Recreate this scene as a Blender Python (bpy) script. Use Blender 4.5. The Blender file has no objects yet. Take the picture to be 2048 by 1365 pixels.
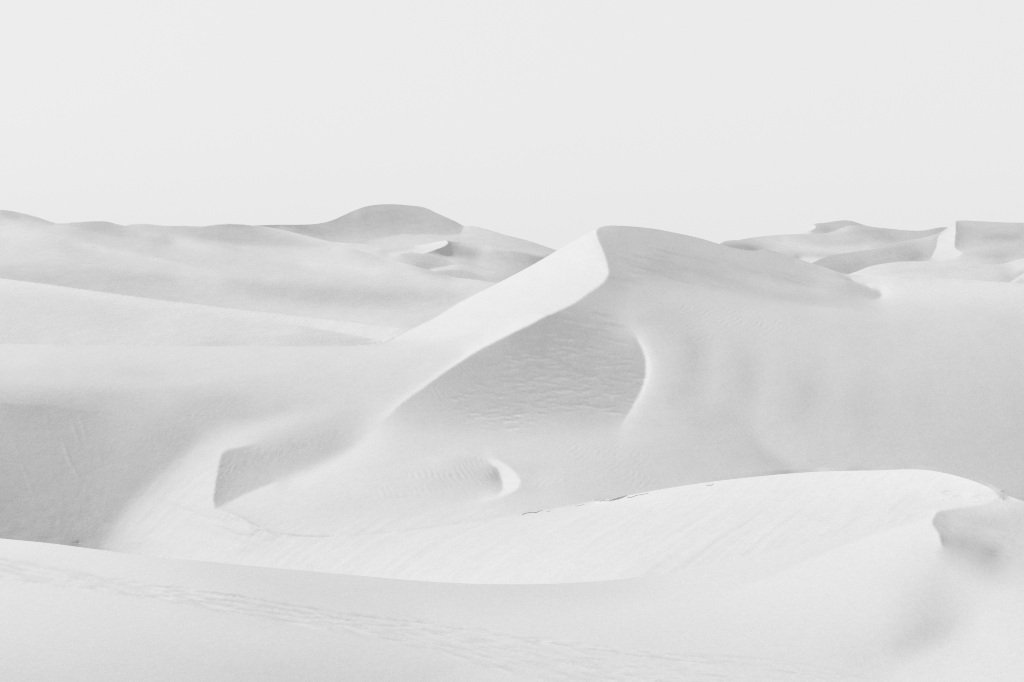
import bpy, math, time
import numpy as np
SKY_N=0.01; SKY_C=0.80
# ---------------------------------------------------------------- camera, sky, sun, exposure
scene=bpy.context.scene
CAMH=30.0                                     # eye height above the foreground sand (photographer on a dune)
cam_data=bpy.data.cameras.new('camera'); cam=bpy.data.objects.new('camera',cam_data); scene.collection.objects.link(cam)
cam.location=(0,0,CAMH); cam.rotation_euler=(math.radians(90),0,0)
cam_data.sensor_width=36.0; cam_data.sensor_fit='HORIZONTAL'; cam_data.lens=36.0*3000/2048
cam_data.shift_x=0; cam_data.shift_y=-(1365/2-520)/2048
cam_data.clip_start=0.5; cam_data.clip_end=60000
scene.camera=cam
SUN_EL=math.radians(40.0); SUN_AZ=math.radians(20.0)   # sun from the left, a little behind the dunes
SUN=np.array([-math.cos(SUN_EL)*math.cos(SUN_AZ),math.cos(SUN_EL)*math.sin(SUN_AZ),math.sin(SUN_EL)])
sun_data=bpy.data.lights.new('sun','SUN'); sun=bpy.data.objects.new('sun',sun_data); scene.collection.objects.link(sun)
sun_data.energy=SUN_ENERGY=3.91; sun_data.angle=math.radians(2.0); sun_data.color=(1,1,1)
from mathutils import Vector
sun.rotation_euler=Vector(SUN.tolist()).to_track_quat('Z','Y').to_euler(); sun.location=(-50,0,120)
world=bpy.data.worlds.new('World'); scene.world=world; world.use_nodes=True
nt=world.node_tree; nt.nodes.clear()
def N(tree,t,**kw):
    n=tree.nodes.new(t)
    for k,v in kw.items(): setattr(n,k,v)
    return n
wo=N(nt,'ShaderNodeOutputWorld'); bg=N(nt,'ShaderNodeBackground'); bg2=N(nt,'ShaderNodeBackground'); add=N(nt,'ShaderNodeAddShader')
sky=N(nt,'ShaderNodeTexSky',sky_type='NISHITA',sun_disc=False,sun_elevation=SUN_EL,sun_rotation=math.radians(-90)+SUN_AZ,dust_density=4.0)
bw=N(nt,'ShaderNodeRGBToBW')                  # the photograph is black and white
nt.links.new(sky.outputs[0],bw.inputs[0]); nt.links.new(bw.outputs[0],bg.inputs[0]); bg.inputs[1].default_value=SKY_N
bg2.inputs[0].default_value=(1,1,1,1); bg2.inputs[1].default_value=SKY_C    # thin high overcast veil
nt.links.new(bg.outputs[0],add.inputs[0]); nt.links.new(bg2.outputs[0],add.inputs[1]); nt.links.new(add.outputs[0],wo.inputs[0])
vs=scene.view_settings; vs.view_transform='Standard'; vs.look='None'; vs.exposure=0; vs.gamma=1; vs.use_curve_mapping=False
scene.cycles.use_denoising=False; scene.cycles.filter_width=1.15; scene.cycles.max_bounces=4; scene.cycles.diffuse_bounces=3

# ---------------- lines of the dunes, in plan and section
# all coordinates in photo pixels 2048x1365
# kinds: P points (x,y,g[,r]); S strokes [(x,y,g),...]; E edges [(x,y),...], gl(list or val, LEFT/ABOVE side), gr; 
L={}
# ---------------- M : main dune + slip face + foreground
top_M=[(-400,680),(0,688),(250,692),(500,693),(762,687),(790,674),(822,659),(870,636),(925,603),(1005,562),(1060,533),(1117,500),(1160,476),(1192,459),(1200,455),(1215,452),(1240,452),(1300,457),(1350,466),(1400,477),(1440,489),(1470,497),(1500,501),(1512,501),(1525,496),(1540,502),(1560,506),(1595,518),(1640,532),(1690,548),(1760,552),(1850,556),(1950,561),(2048,567),(2500,590)]
crestG=[(-400,1030),(0,1077),(100,1087),(200,1100),(300,1113),(420,1124),(500,1132),(600,1141),(700,1150),(800,1159),(900,1166),(1000,1169),(1100,1168),(1180,1164),(1250,1158),(1330,1148)]
seamG=crestG[:-1]+[(1330,1146),(1420,1128),(1530,1104),(1640,1080),(1750,1056),(1820,1040),(1868,1027),(1900,1016),(1940,1009),(1975,1003),(2006,991),(2048,1003),(2500,1080)]
brinkB=[(-400,1015),(900,1015),(1000,1015),(1080,1014),(1150,1010),(1200,1002),(1300,983),(1400,967),(1500,955),(1600,946),(1700,942),(1760,941),(1825,939),(1870,943),(1930,957),(1970,972),(1995,985),(2006,991),(2048,1003),(2500,1080)]
XCUT_B=1190; XCUT_G=1300
M=dict(name='M',box=(0,440,2048,1365))
M['S']=[
 [(0,700,226),(150,704,225),(300,708,224),(500,704,222),(620,700,221),(760,694,223),(880,688,223)],
 [(0,722,224),(60,726,221)],
 [(100,728,217),(200,735,215),(280,745,211),(340,757,214)],
 [(0,762,216),(200,766,216),(400,762,217),(520,740,220),(620,738,218)],
 [(0,790,208),(100,788,206),(200,791,204),(300,792,209)],
 [(350,796,208),(400,803,204),(450,800,204),(500,802,207)],
 [(560,790,212),(650,772,216),(760,750,218),(850,722,219),(920,705,223)],
 [(560,812,209),(640,800,214),(740,790,216),(800,775,217)],
 [(20,835,193),(100,845,194),(200,855,197)],
 [(10,900,193),(60,900,195),(150,910,194),(230,910,198)],
 [(0,1000,189),(100,1000,193),(180,980,195)],[(0,1060,184),(60,1060,191),(150,1080,188)],
 [(240,880,200),(300,850,203)],[(310,872,199),(350,878,197),(380,870,198)],[(400,850,202),(440,845,203)],
 [(395,872,200),(340,918,198),(290,962,198),(240,1015,196),(195,1085,190)],
 [(412,888,218),(372,925,220),(325,970,220),(280,1015,221),(245,1050,220),(218,1092,217)],
 [(405,940,229),(370,990,229),(320,1040,229),(280,1085,228)],
 [(420,1050,231),(350,1095,229)],[(500,1090,231),(430,1115,230)],
 [(600,1100,231),(800,1100,231),(1000,1090,232),(1200,1060,232),(1300,1045,232)],
 [(700,1140,232),(900,1155,233),(1080,1160,232),(1200,1150,231),(1290,1140,229)],
 [(1450,1010,232),(1600,990,233),(1700,980,234),(1850,970,236),(1950,982,237)],
 [(1350,1090,230),(1500,1060,230),(1650,1035,230),(1780,1020,232)],
 [(1400,1100,228),(1520,1085,228),(1650,1068,229),(1780,1048,230)],
 [(1340,1125,227),(1420,1130,227),(1520,1120,228)],
 [(430,890,226),(455,880,227),(514,857,224),(579,843,220),(643,827,216),(700,815,215)],
 [(455,838,203),(520,826,206),(590,812,210)],[(484,845,210),(536,833,212)],
 # wedge
 [(475,925,200),(530,912,202),(600,890,203),(680,862,206)],[(620,892,204),(655,880,203),(680,872,205)],[(665,897,201),(640,905,204),(600,918,206)],[(447,960,199),(445,995,199)],
 [(480,985,206),(560,945,207),(640,915,205),(690,885,208)],
 [(640,850,209),(720,830,212)],
 [(748,846,222),(724,868,215),(698,890,210),(672,905,207),(624,927,207),(570,948,207)],[(764,852,228),(740,876,232),(714,900,234),(684,919,234),(634,942,233),(580,962,232)],
 # dark face
 [(1120,650,190),(1075,672,184),(1055,695,188)],[(1150,640,191),(1200,628,199),(1240,610,206)],[(1000,715,196),(950,745,195),(910,775,198)],
 [(1150,690,192),(1200,680,197),(1245,680,199)],[(1100,720,193),(1200,720,196),(1270,730,197)],[(1000,770,197),(1100,760,197),(1200,765,197),(1260,775,197)],
 [(860,820,204),(900,805,200),(1000,815,200),(1100,815,200),(1200,815,200),(1240,815,200)],
 [(840,850,210),(950,850,209),(1050,848,208),(1150,846,207),(1215,846,207)],
 [(800,880,218),(900,880,217),(1000,888,219),(1100,884,217),(1200,880,216)],
 [(1205,600,203),(1225,585,201)],[(1160,612,196),(1180,600,202)],
 # ridge2
 [(1247,855,222),(1252,885,218)],[(1262,650,217),(1283,672,221),(1301,700,220),(1310,735,221),(1301,775,220),(1275,822,223)],
 [(1238,652,208),(1254,676,204),(1270,700,199),(1282,735,197),(1272,775,198),(1250,815,200),(1232,850,208)],
 [(1300,680,212),(1320,735,214),(1312,780,215),(1290,820,215),(1275,850,213)],
 # right body
 [(1275,644,206),(1320,645,205),(1370,650,206)],[(1400,640,212),(1480,640,213),(1560,640,215)],
 [(1345,680,210),(1350,740,209)],[(1375,670,203),(1390,700,201),(1388,740,201),(1370,775,203),(1340,800,206)],[(1430,680,213),(1432,730,213),(1425,790,212),(1420,815,211)],
 [(1480,690,208),(1490,725,204),(1494,760,203),(1492,800,205)],[(1545,690,213),(1540,750,212),(1530,800,212),(1522,850,213),(1535,885,213),(1570,915,213),(1610,935,212)],
 [(1590,740,208),(1612,775,203),(1612,810,202),(1595,835,206)],[(1660,700,213),(1670,750,212),(1670,800,210)],[(1715,760,208),(1735,800,205),(1735,850,205),(1725,875,206)],[(1790,700,213),(1790,760,211),(1785,830,209)],
 [(1800,700,213),(1900,700,213),(2000,715,211),(2040,700,210)],[(1820,790,208),(1860,825,206)],[(1980,780,208),(2030,810,205),(2040,900,203)],
 [(1900,880,206),(2000,920,205)],[(1700,890,209),(1650,870,211)],[(1580,860,211),(1600,900,211)],[(1440,835,204),(1480,850,205),(1500,880,204),(1520,905,202),(1545,925,198),(1580,940,197)],
 [(1450,826,204),(1400,832,206),(1360,845,208)],[(1330,865,212),(1300,900,211)],[(1400,890,208),(1360,930,209)],[(1430,930,209),(1480,940,208)],[(1180,920,216),(1180,965,213),(1100,985,216)],[(1260,920,211),(1260,960,211)],
 # top right
 [(1235,463,200),(1300,468,201),(1370,482,201),(1440,500,203),(1520,514,205)],[(1210,490,197),(1225,510,198)],[(1260,490,200),(1330,500,200),(1420,520,202)],
 [(1260,520,201),(1290,525,199)],[(1225,545,199),(1215,570,197),(1250,576,195)],[(1296,538,193),(1330,545,190),(1365,553,192)],[(1350,533,197),(1400,545,195),(1450,557,194)],[(1480,550,201),(1450,535,203)],
 [(1265,555,204),(1270,540,205)],[(1268,590,207),(1290,576,209),(1330,566,208),(1370,568,207)],[(1255,630,210),(1265,605,211)],
 [(1400,556,202),(1467,574,200),(1540,590,200),(1620,601,202),(1680,606,206)],[(1340,585,213),(1400,590,213),(1467,602,214),(1540,616,215),(1650,622,215)],
 [(1504,550,208),(1530,559,211),(1565,569,212),(1614,577,212),(1660,583,211)],[(1500,535,200),(1540,546,198),(1577,561,198),(1630,568,200)],[(1560,525,204),(1620,545,205)],
 [(1660,560,204),(1700,575,202),(1740,587,200),(1755,592,201)],[(1700,596,206),(1740,600,207)],
 [(1600,521,209),(1650,539,211),(1690,554,214)],
 [(1700,558,222),(1740,566,231),(1762,574,236),(1773,586,236),(1774,597,230)],
 [(1720,602,207),(1760,604,213)],
 [(1720,556,228),(1800,560,230),(1950,566,229),(2040,573,227)],[(1820,590,225),(1950,588,224),(2040,600,221)],
 [(1800,620,217),(1900,622,217),(2000,640,213),(2040,650,211)],[(1650,625,215),(1740,635,213),(1850,660,214)],[(1450,618,214),(1550,612,215)],
 # bright face
 [(850,655,238),(950,610,238),(1050,560,238),(1150,505,237),(1185,475,237)],[(900,665,239),(970,640,239),(1050,600,238),(1150,555,237),(1200,530,236)],
 [(1060,632,234),(1120,603,235),(1180,570,236)],[(940,685,226),(985,672,229),(1030,652,232)],
 # left of crest rim 
 [(925,710,221),(880,738,219),(830,772,219),(780,806,219),(735,845,220)],
 # lower middle
 [(820,905,221),(860,915,219),(760,935,220)],[(730,900,226),(700,925,227)],[(690,945,225),(640,965,227),(560,990,227),(480,1022,226)],
 [(600,1035,222),(700,1010,220),(800,990,218)],[(560,1050,224),(640,1062,225),(760,1050,226),(900,1035,226),(1000,1022,224)],
 [(860,1010,220),(780,1030,222)],[(860,975,215),(900,955,212),(950,935,211),(970,930,212)],[(920,985,216),(970,975,214),(985,985,216)],
 [(984,957,202),(990,957,182),(994,949,180)],[(828,928,220),(881,914,223),(939,907,222)],[(900,925,214),(960,918,214)],
 [(962,903,221),(978,908,226)],[(1050,940,214),(1052,975,214),(1040,995,216),(1000,1010,219)],[(1020,905,219),(1050,920,216)],[(1100,950,217),(1090,1005,219)],
 [(940,1009,226),(900,1015,223)],[(960,995,218),(900,1003,217)],
 # shoulder
 [(1893,1028,212),(1915,1023,214),(1941,1022,218),(1975,1014,223),(2000,1004,226),(2040,1009,219)],[(1871,1043,200),(1876,1050,203)],
 [(1925,1034,210),(1957,1041,207),(1990,1049,206),(2014,1055,209)],[(1905,1046,215),(1930,1048,215)],[(2028,1034,208),(2044,1042,209)],[(2030,1024,220)],
 [(1886,1062,204),(1900,1068,208)],[(1884,1074,190),(1886,1080,188)],[(1896,1082,196),(1905,1087,197)],[(1921,1087,188),(1928,1091,186)],[(1940,1083,196),(1955,1090,198)],
 [(1968,1099,195),(1982,1103,190),(1993,1105,192)],[(1935,1068,210),(1957,1060,213),(1990,1072,216),(2006,1068,217)],[(2000,1092,213),(2035,1095,214)],
 [(1893,1100,204),(1915,1103,206)],[(1941,1107,202),(1973,1121,197),(1994,1114,200)],[(1925,1121,214),(1950,1132,211),(1985,1140,208),(2010,1134,211)],[(2040,1125,214),(2020,1150,221)],
 [(1855,1062,231),(1866,1090,229),(1868,1120,226)],[(1900,1140,222),(1930,1165,223),(1975,1180,224)],[(1915,979,227),(1925,976,227)],
 # foreground
 [(0,1088,231),(100,1098,229),(200,1110,227),(300,1122,224)],[(400,1140,220),(500,1148,218),(700,1168,217),(900,1182,217),(1100,1184,218),(1230,1178,220),(1330,1168,223)],
 [(550,1175,216),(700,1195,217),(850,1208,219),(1000,1214,220),(1200,1205,221)],[(850,1238,224),(1000,1245,225),(1200,1235,226),(1350,1215,227)],
 [(0,1128,225),(100,1140,225),(250,1165,224),(400,1190,223)],
 [(0,1185,227),(150,1205,226),(300,1228,224),(500,1255,221),(700,1290,218),(900,1340,215)],
 [(0,1250,224),(200,1270,220),(400,1290,217)],[(0,1310,220),(150,1330,218)],[(0,1355,215),(300,1358,214),(550,1352,211),(850,1358,213)],[(450,1320,214),(700,1325,213)],
 [(600,1240,222),(800,1275,221),(1000,1310,221),(1200,1345,220)],
 [(1150,1280,223),(1350,1300,222),(1500,1320,222),(1650,1345,222)],[(1400,1250,225),(1550,1250,225)],
 [(1450,1205,229),(1600,1175,230),(1700,1140,231),(1800,1100,231)],[(1560,1220,228),(1700,1210,228),(1780,1190,228)],
 [(1650,1280,223),(1700,1310,219),(1740,1320,218)],[(1700,1250,226),(1780,1240,223)],
 [(1845,1150,225),(1860,1175,217),(1880,1205,212)],[(1840,1225,213),(1870,1255,208),(1825,1275,208),(1790,1298,211)],
 [(1905,1235,214),(1890,1270,213),(1845,1300,216),(1790,1330,220)],[(1930,1190,222),(1935,1240,223),(1915,1275,224),(1860,1315,227),(1790,1352,228)],
 [(1970,1220,229),(1965,1255,230),(2000,1280,230),(2040,1270,228)],[(1990,1190,229),(2040,1195,226)],[(1900,1340,230),(2040,1340,228)],
]
M['E']=[ # polyline, values on left of travel, values on right, (dark line option)
 # wall top
 ([(0,807),(40,810),(100,812),(150,819),(190,824)],[199,198,198,198,198],[192,192,193,194,196]),
 # crest from peak down. travel downward; image y down => 'left of travel' computed as upper-right? handled by n=(dy,-dx)
 ([(1197,456),(1193,465),(1196,480),(1207,505),(1216,535),(1216,550),(1208,564),(1180,585),(1150,606),(1100,630),(1050,655),(1000,679),(960,700),(930,719)],
  [200,199,199,198,197,195,197,200,196,188,187,196,197,196],[236,236,237,237,237,237,237,237,237,237,237,237,237,237]),
 ([(930,719),(900,738),(870,759),(840,781),(810,802),(785,824),(760,848)],[196,196,198,202,207,213,221],[237,236,236,235,234,230,222]),
 ([(1272,676),(1286,704),(1292,735),(1284,775),(1262,818),(1243,850)],[227,234,238,235,228,221],[203,197,196,198,202,211]),
 # bright face lower border
 ([(764,687),(850,680),(910,673),(961,661)],[238,238,237,236],[224,225,226,228]),
 # wedge left edge
 ([(443,910),(437,935),(431,970),(427,1000),(430,1017)],[198,196,194,196,204],[226,228,229,230,230]),
 ([(443,910),(455,901),(490,893),(515,887)],[224,224,222,216],[199,201,203,209]),
 # wedge lower crest
 ([(432,1019),(500,984),(550,965)],[206,208,209],[224,229,230]),
 # brink
 ([(430,1018),(455,1025),(480,1035),(510,1052),(550,1066),(600,1073),(640,1074),(690,1073),(800,1060),(900,1048),(1000,1037),(1050,1028)],
  [222,221,219,219,221,223,224,224,225,225,224,221],[229,230,230,230,230,230,231,231,231,231,231,232]),
 ([(1050,1028),(1100,1020),(1200,1002),(1300,983),(1400,967),(1500,955),(1600,946),(1700,942),(1760,941),(1825,939),(1870,943),(1930,957),(1970,972),(1995,985),(2004,991)],
  [219,217,213,211,210,209,209,210,209,208,207,206,206,206,207],[233,234,234,234,234,234,235,236,236,236,237,238,238,238,236]),
 # shoulder edge
 ([(1998,995),(1990,999),(1973,1007),(1949,1012),(1917,1016),(1893,1020),(1877,1023),(1869,1033),(1864,1045),(1870,1057),(1877,1067),(1881,1081),(1885,1094)],
  [226,224,220,217,214,211,209,203,199,203,200,189,197],[236,236,235,235,234,234,234,233,233,233,233,232,229]),
 # crease
 ([(1860,1036),(1750,1068),(1640,1110),(1540,1153),(1450,1183)],[232,232,231,230,229],[228,227,227,227,227]),
 # small barchan
 ([(975,925),(985,931),(995,939),(1000,952),(1005,967),(1005,980),(995,989)],[229,232,234,234,234,233,231],[213,210,196,196,206,211,215]),
 ([(985,914),(996,921),(1021,936),(1036,952),(1041,964),(1036,977),(1021,987),(996,997),(957,1007)],[218,216,214,214,214,215,216,219,222],[228,231,233,234,234,234,233,231,228]),
 # fin border
 ([(1690,560),(1725,570),(1752,580),(1763,590),(1757,597),(1735,598)],[226,230,233,233,222,213],[202,201,201,201,203,205]),
]
# depth controls (x,y,Y)
M['D']=[(0,1365,108),(500,1365,108),(1000,1365,108),(1500,1365,108),(2048,1365,108),(0,1200,134),(1000,1230,128),(1500,1230,128),(2048,1200,135),
 (0,1080,166,'G'),(500,1135,150,'G'),(1000,1172,140,'G'),(1240,1166,146,'G'),(500,1165,143,'G'),
 (1250,1150,152),(1000,1166,168,'m'),(700,1147,183,'m'),(200,1098,215,'m'),(0,1074,228,'m'),(1180,1155,157,'m'),
 (640,1074,192),(430,1015,205),(430,910,240),(1050,1028,200),(1200,1003,205),(1300,985,206,'s'),(1500,957,212,'s'),(1700,945,216,'s'),(1850,945,212,'s'),(2003,994,192,'s'),(2048,1005,190,'s'),(1300,981,214,'u'),(1500,952,226,'u'),(1700,938,238,'u'),(1850,937,244,'u'),(2003,985,225,'u'),(2048,995,222,'u'),(1870,1032,178),(1480,1080,178),(1860,1300,116),(1640,1110,157),(2048,1090,165),(1700,1040,180),
 (0,815,330),(0,692,430),(250,692,425),(500,693,415),(250,820,310),(400,870,262),
 (1196,458,420),(1217,540,385),(1150,608,357),(960,700,330),(790,815,285),(700,905,250),(600,950,232),(760,687,395),(925,605,440),(1100,512,435),(820,662,420),(600,800,300),(600,740,350),(850,740,335),
 (1300,460,435),(1440,492,440),(1560,508,430),(1690,551,400),(1765,590,362),(2048,570,450),(1850,558,440),(1600,700,330),(2048,800,300),(1800,900,255,'u'),(1400,600,380),(1290,700,320),(1250,850,270),(1100,800,290),(1300,940,230),(1000,900,250),(1000,680,340),(2048,950,240,'u'),(2048,690,350)]
L['M']=M
C=dict(name='C',box=(0,400,1300,700))
top_C=[(-400,420),(0,420),(45,427),(78,436),(105,445),(120,447),(150,445),(175,443.5),(200,443),(215,444),(235,449),(252,452),(262,449),(285,448),(300,449),(330,452),(370,452),(405,453),(430,450),(455,448),(480,449),(510,452),(525,453),(560,459),(590,466),(625,475),(658,483),(714,499),(779,519),(820,530),(855,540),(882,546),(903,554),(950,560),(1006,568),(1100,580),(1300,600)]
C['S']=[[(4,427,196),(20,430,197),(38,436,200)],[(30,426,206),(45,431,210),(59,438,214),(80,446,214)],[(48,429,200),(73,439,199),(95,445,200),(111,449,203)],[(0,440,222),(30,448,222),(59,457,222),(88,456,221),(117,452,223)],
 [(0,465,228),(60,470,226),(110,466,222)],[(88,463,215),(130,468,216)],[(135,450,212),(150,449,208),(180,448,203),(205,449,200),(222,450,200)],[(150,458,207),(190,463,204),(220,466,203),(250,474,205)],
 [(264,476,207),(300,480,206),(337,482,200),(346,486,201)],[(351,489,228)],[(240,452,208),(252,456,210)],[(190,475,216),(240,484,216),(300,492,218)],[(262,452,216),(293,466,216),(320,474,219)],
 [(337,476,222),(381,485,227),(410,489,227),(440,492,225)],[(290,452,209),(320,455,208),(366,459,206)],[(330,463,209),(366,468,205),(400,475,200),(430,479,199),(469,483,199),(527,486,202),(580,489,203),(625,494,210)],
 [(400,460,205),(450,466,203),(500,472,203)],[(454,450,191),(475,451,192),(498,455,194)],[(460,458,208),(490,461,207)],[(513,460,203),(560,470,206),(620,484,209),(660,494,212)],
 [(535,457,220),(560,463,222),(600,473,223),(650,485,224),(700,499,221)],[(450,498,222),(520,503,224),(600,504,222),(660,511,221)],[(330,500,220),(400,508,219),(440,512,217)],
 [(690,497,214),(715,506,210),(740,513,209),(765,520,211)],[(790,520,221),(820,532,219)],[(840,540,205),(870,546,202),(900,553,200)],
 [(0,500,223),(60,508,221),(120,512,220)],[(0,525,215),(100,530,213),(200,538,211)],[(0,550,208),(100,561,207),(200,573,209)],
 [(200,552,207),(270,556,206),(350,562,206)],[(300,578,211),(400,592,213),(500,606,216),(600,621,219),(700,637,223),(800,649,223)],
 [(450,560,209),(550,575,205),(650,586,204),(750,590,204),(850,593,206),(920,592,212)],[(500,587,209),(650,601,206),(800,605,209)],
 [(640,614,214),(780,622,217),(900,612,219)],[(700,562,217),(850,574,217),(960,582,220)],[(250,515,221),(400,540,219),(550,560,217)],
 [(600,525,227),(700,537,227),(760,548,226)],[(800,545,225),(880,562,225),(960,570,224)],[(700,520,224),(780,535,224)]]
C['E']=[([(150,483),(176,487),(220,496),(293,508),(381,519),(469,530),(586,543),(660,551)],[219,216,214,213,213,214,217,221],[220,224,226,226,225,225,224,223])]
C['D']=[(0,700,420),(500,700,400),(1000,700,400),(0,558,860),(-40,560,880),(250,590,780),(500,625,700),(820,660,600),(1000,600,680),(0,422,1150),(110,449,1150),(300,452,1200),(525,456,1150),(680,492,1050),(860,543,880),(1004,568,800),(300,500,1000),(0,490,980)]
L['C']=C
D=dict(name='D',box=(0,530,900,760))
top_D=[(-400,505),(0,557),(100,570),(200,584),(300,598),(400,610),(500,622),(600,633),(700,645),(780,654),(817,658)]
D['S']=[[(0,561,229),(100,574,229),(200,588,229),(300,602,229),(400,614,229),(500,626,229),(600,637,229),(700,648,229),(800,659,230)],
 [(0,580,226),(100,598,222),(200,607,221),(300,620,221),(400,630,222),(500,636,224)],
 [(0,608,217),(60,614,216),(120,622,215),(200,630,215),(280,640,217)],[(0,635,221),(100,645,220),(150,640,220)],[(330,636,223),(400,645,221),(500,655,220),(560,660,218)],
 [(540,636,227),(600,645,231),(660,656,234),(710,666,234),(770,679,233)],[(600,661,215),(660,670,214),(740,683,213)],
 [(0,665,218),(80,672,218)],[(150,665,220),(250,672,219)],[(270,658,220),(340,668,221)],[(400,684,213),(470,687,213)],[(350,672,220),(450,675,218)],[(520,672,219),(560,682,219)],[(580,675,215),(640,685,214)]]
D['E']=[([(600,653),(650,661),(700,669),(772,684)],[231,233,234,232],[217,215,214,214])]
D['D']=[(0,760,390),(500,760,380),(900,760,380),(0,690,470),(400,692,460),(760,689,455),(0,560,640),(250,593,600),(500,624,570),(820,661,500),(300,640,520),(0,620,540)]
L['D']=D
B=dict(name='B',box=(600,470,1200,610))
top_B=[(560,480),(640,481),(660,484),(700,487),(760,491),(800,492),(840,490),(865,486),(893,481),(900,483),(950,488),(1000,494),(1050,501),(1105,512),(1200,530)]
B['S']=[[(655,484,228),(700,486,228),(740,491,226)],[(690,491,216),(720,493,213),(745,494,214)],[(700,497,226),(740,500,225),(760,499,225)],[(755,504,212),(775,502,207),(800,500,208),(830,496,214)],[(770,496,224),(820,493,222)],
 [(880,486,238),(888,485,239)],[(780,511,228),(800,506,231),(830,502,235),(855,498,237),(880,491,238)],
 [(862,504,178),(875,503,168),(890,500,172),(900,498,180)],[(880,509,172),(895,507,166),(905,503,178)],[(870,508,190)],[(905,492,192),(930,497,196),(960,502,202)],[(915,509,192),(935,510,192),(950,508,196)],
 [(970,514,213),(1000,512,204)],[(985,500,206),(1010,503,201),(1050,509,193),(1090,517,186),(1060,517,186)],[(1000,520,206),(1050,522,198),(1080,524,190)],
 [(930,520,212),(900,517,211)],[(960,527,214),(1000,530,212),(1040,531,205)],[(950,540,217),(990,543,214),(1020,543,207)],[(985,553,212),(1000,560,207),(1010,566,203)],
 [(790,517,222)],[(815,511,210),(850,513,206),(880,520,204),(897,527,206)],[(815,522,211),(840,532,198),(860,537,196),(880,532,205)],[(825,518,212)],
 [(900,537,226),(912,532,228),(880,537,224)],[(878,543,200),(890,549,203),(900,553,200)],[(915,549,207),(945,552,204),(965,556,207)],
 [(920,484,224),(960,490,225),(1000,497,226),(1050,504,224),(1090,512,222)]]
B['E']=[([(894,481),(896,487),(892,491),(880,497),(862,503),(848,507)],[184,178,174,172,178,188],[239,239,238,238,236,234]),
 ([(800,508),(815,506),(830,506),(845,508),(870,513),(900,523),(912,529)],[228,228,229,228,226,222,220],[212,209,208,207,206,207,212]),
 ([(912,530),(895,532),(878,535),(862,537)],[226,225,224,222],[206,205,203,201]),
 ([(888,541),(910,540),(930,542),(955,549),(973,557)],[216,215,214,213,214],[209,206,205,205,208])]
B['D']=[(600,610,900),(1200,610,850),(660,486,1250),(893,483,1200),(1100,513,1150),(870,545,1000),(1004,570,950),(900,520,1080),(1000,540,1020),(780,520,1120)]
L['B']=B
A=dict(name='A',box=(480,390,1200,530))
top_A=[(440,452),(500,452),(525,451),(560,450),(600,450),(635,448),(662,442),(685,432),(705,423),(730,414),(755,410),(785,409),(815,411),(850,416),(870,425),(890,434),(910,443),(925,451),(934,453),(942,452),(970,458),(1010,470),(1060,483),(1117,502),(1200,525)]
A['S']=[[(530,453,191),(560,452,190),(590,455,188),(620,457,192)],[(560,461,205),(600,464,196),(640,468,196),(670,470,200)],[(560,456,208),(590,460,205)],[(600,475,210),(640,478,205),(680,479,206)],
 [(625,452,198),(650,450,199)],[(660,445,196),(690,433,196),(705,428,196)],[(700,425,201),(725,418,201),(760,414,200)],[(705,432,204),(720,428,205)],[(700,440,196),(740,432,196),(780,425,198),(820,425,199)],
 [(690,452,200),(740,445,196),(800,440,197),(850,440,199)],[(820,414,199),(850,420,202),(875,430,203)],[(870,440,201),(895,447,200),(910,452,199)],[(903,443,192),(921,451,194)],
 [(720,460,201),(780,460,201),(850,460,203),(900,462,203)],[(690,474,206),(740,472,207)],[(690,483,213),(720,484,213)],[(740,486,216),(800,480,218),(860,480,218),(900,478,217)],
 [(932,454,232),(938,453,233)],[(945,458,218),(1000,472,212),(1060,487,207),(1105,499,205)],[(930,475,217),(980,482,215),(1040,493,212),(1090,505,211)]]
A['E']=[([(735,482),(760,476),(790,471),(850,469),(895,471),(916,469)],[210,209,207,207,207,208],[213,215,216,216,215,214]),([(918,469),(925,460),(927,454)],[203,203,204],[216,217,220])]
A['D']=[(480,530,1350),(1200,530,1350),(700,490,1450),(950,490,1450),(500,454,1500),(780,411,1850),(640,450,1650),(930,454,1700),(1117,503,1600),(780,450,1620)]
L['A']=A
F1=dict(name='F1',box=(1500,420,2048,520))
top_F1=[(1480,500),(1560,490),(1600,467),(1615,458),(1627,449),(1650,446),(1670,443),(1690,441),(1705,443),(1730,451),(1760,457),(1800,466),(1850,475),(2048,500)]
F1['S']=[[(1607,464,237),(1624,455,238)],[(1640,457,198),(1650,461,190),(1660,464,196)],[(1640,450,205),(1665,446,205),(1685,445,204)],[(1668,457,206)],[(1700,446,201),(1716,448,200),(1740,456,202),(1800,463,206),(1860,458,205),(1885,458,198)],[(1620,490,210),(1800,490,208)]]
F1['E']=[([(1627,449),(1632,455),(1622,462)],[204,202,203],[236,235,236])]
F1['D']=[(1500,520,1500),(2048,520,1500),(1690,443,1900),(1627,452,1850),(1880,456,1850),(1560,490,1650)]
L['F1']=F1
F2=dict(name='F2',box=(1400,430,2048,560))
top_F2=[(1380,510),(1430,494),(1450,483),(1480,480),(1510,475),(1560,470),(1620,468),(1650,467),(1668,463),(1685,456),(1700,452),(1730,453),(1780,458),(1830,462),(1850,461),(1870,457),(1884,455),(1910,456),(2048,470)]
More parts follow.
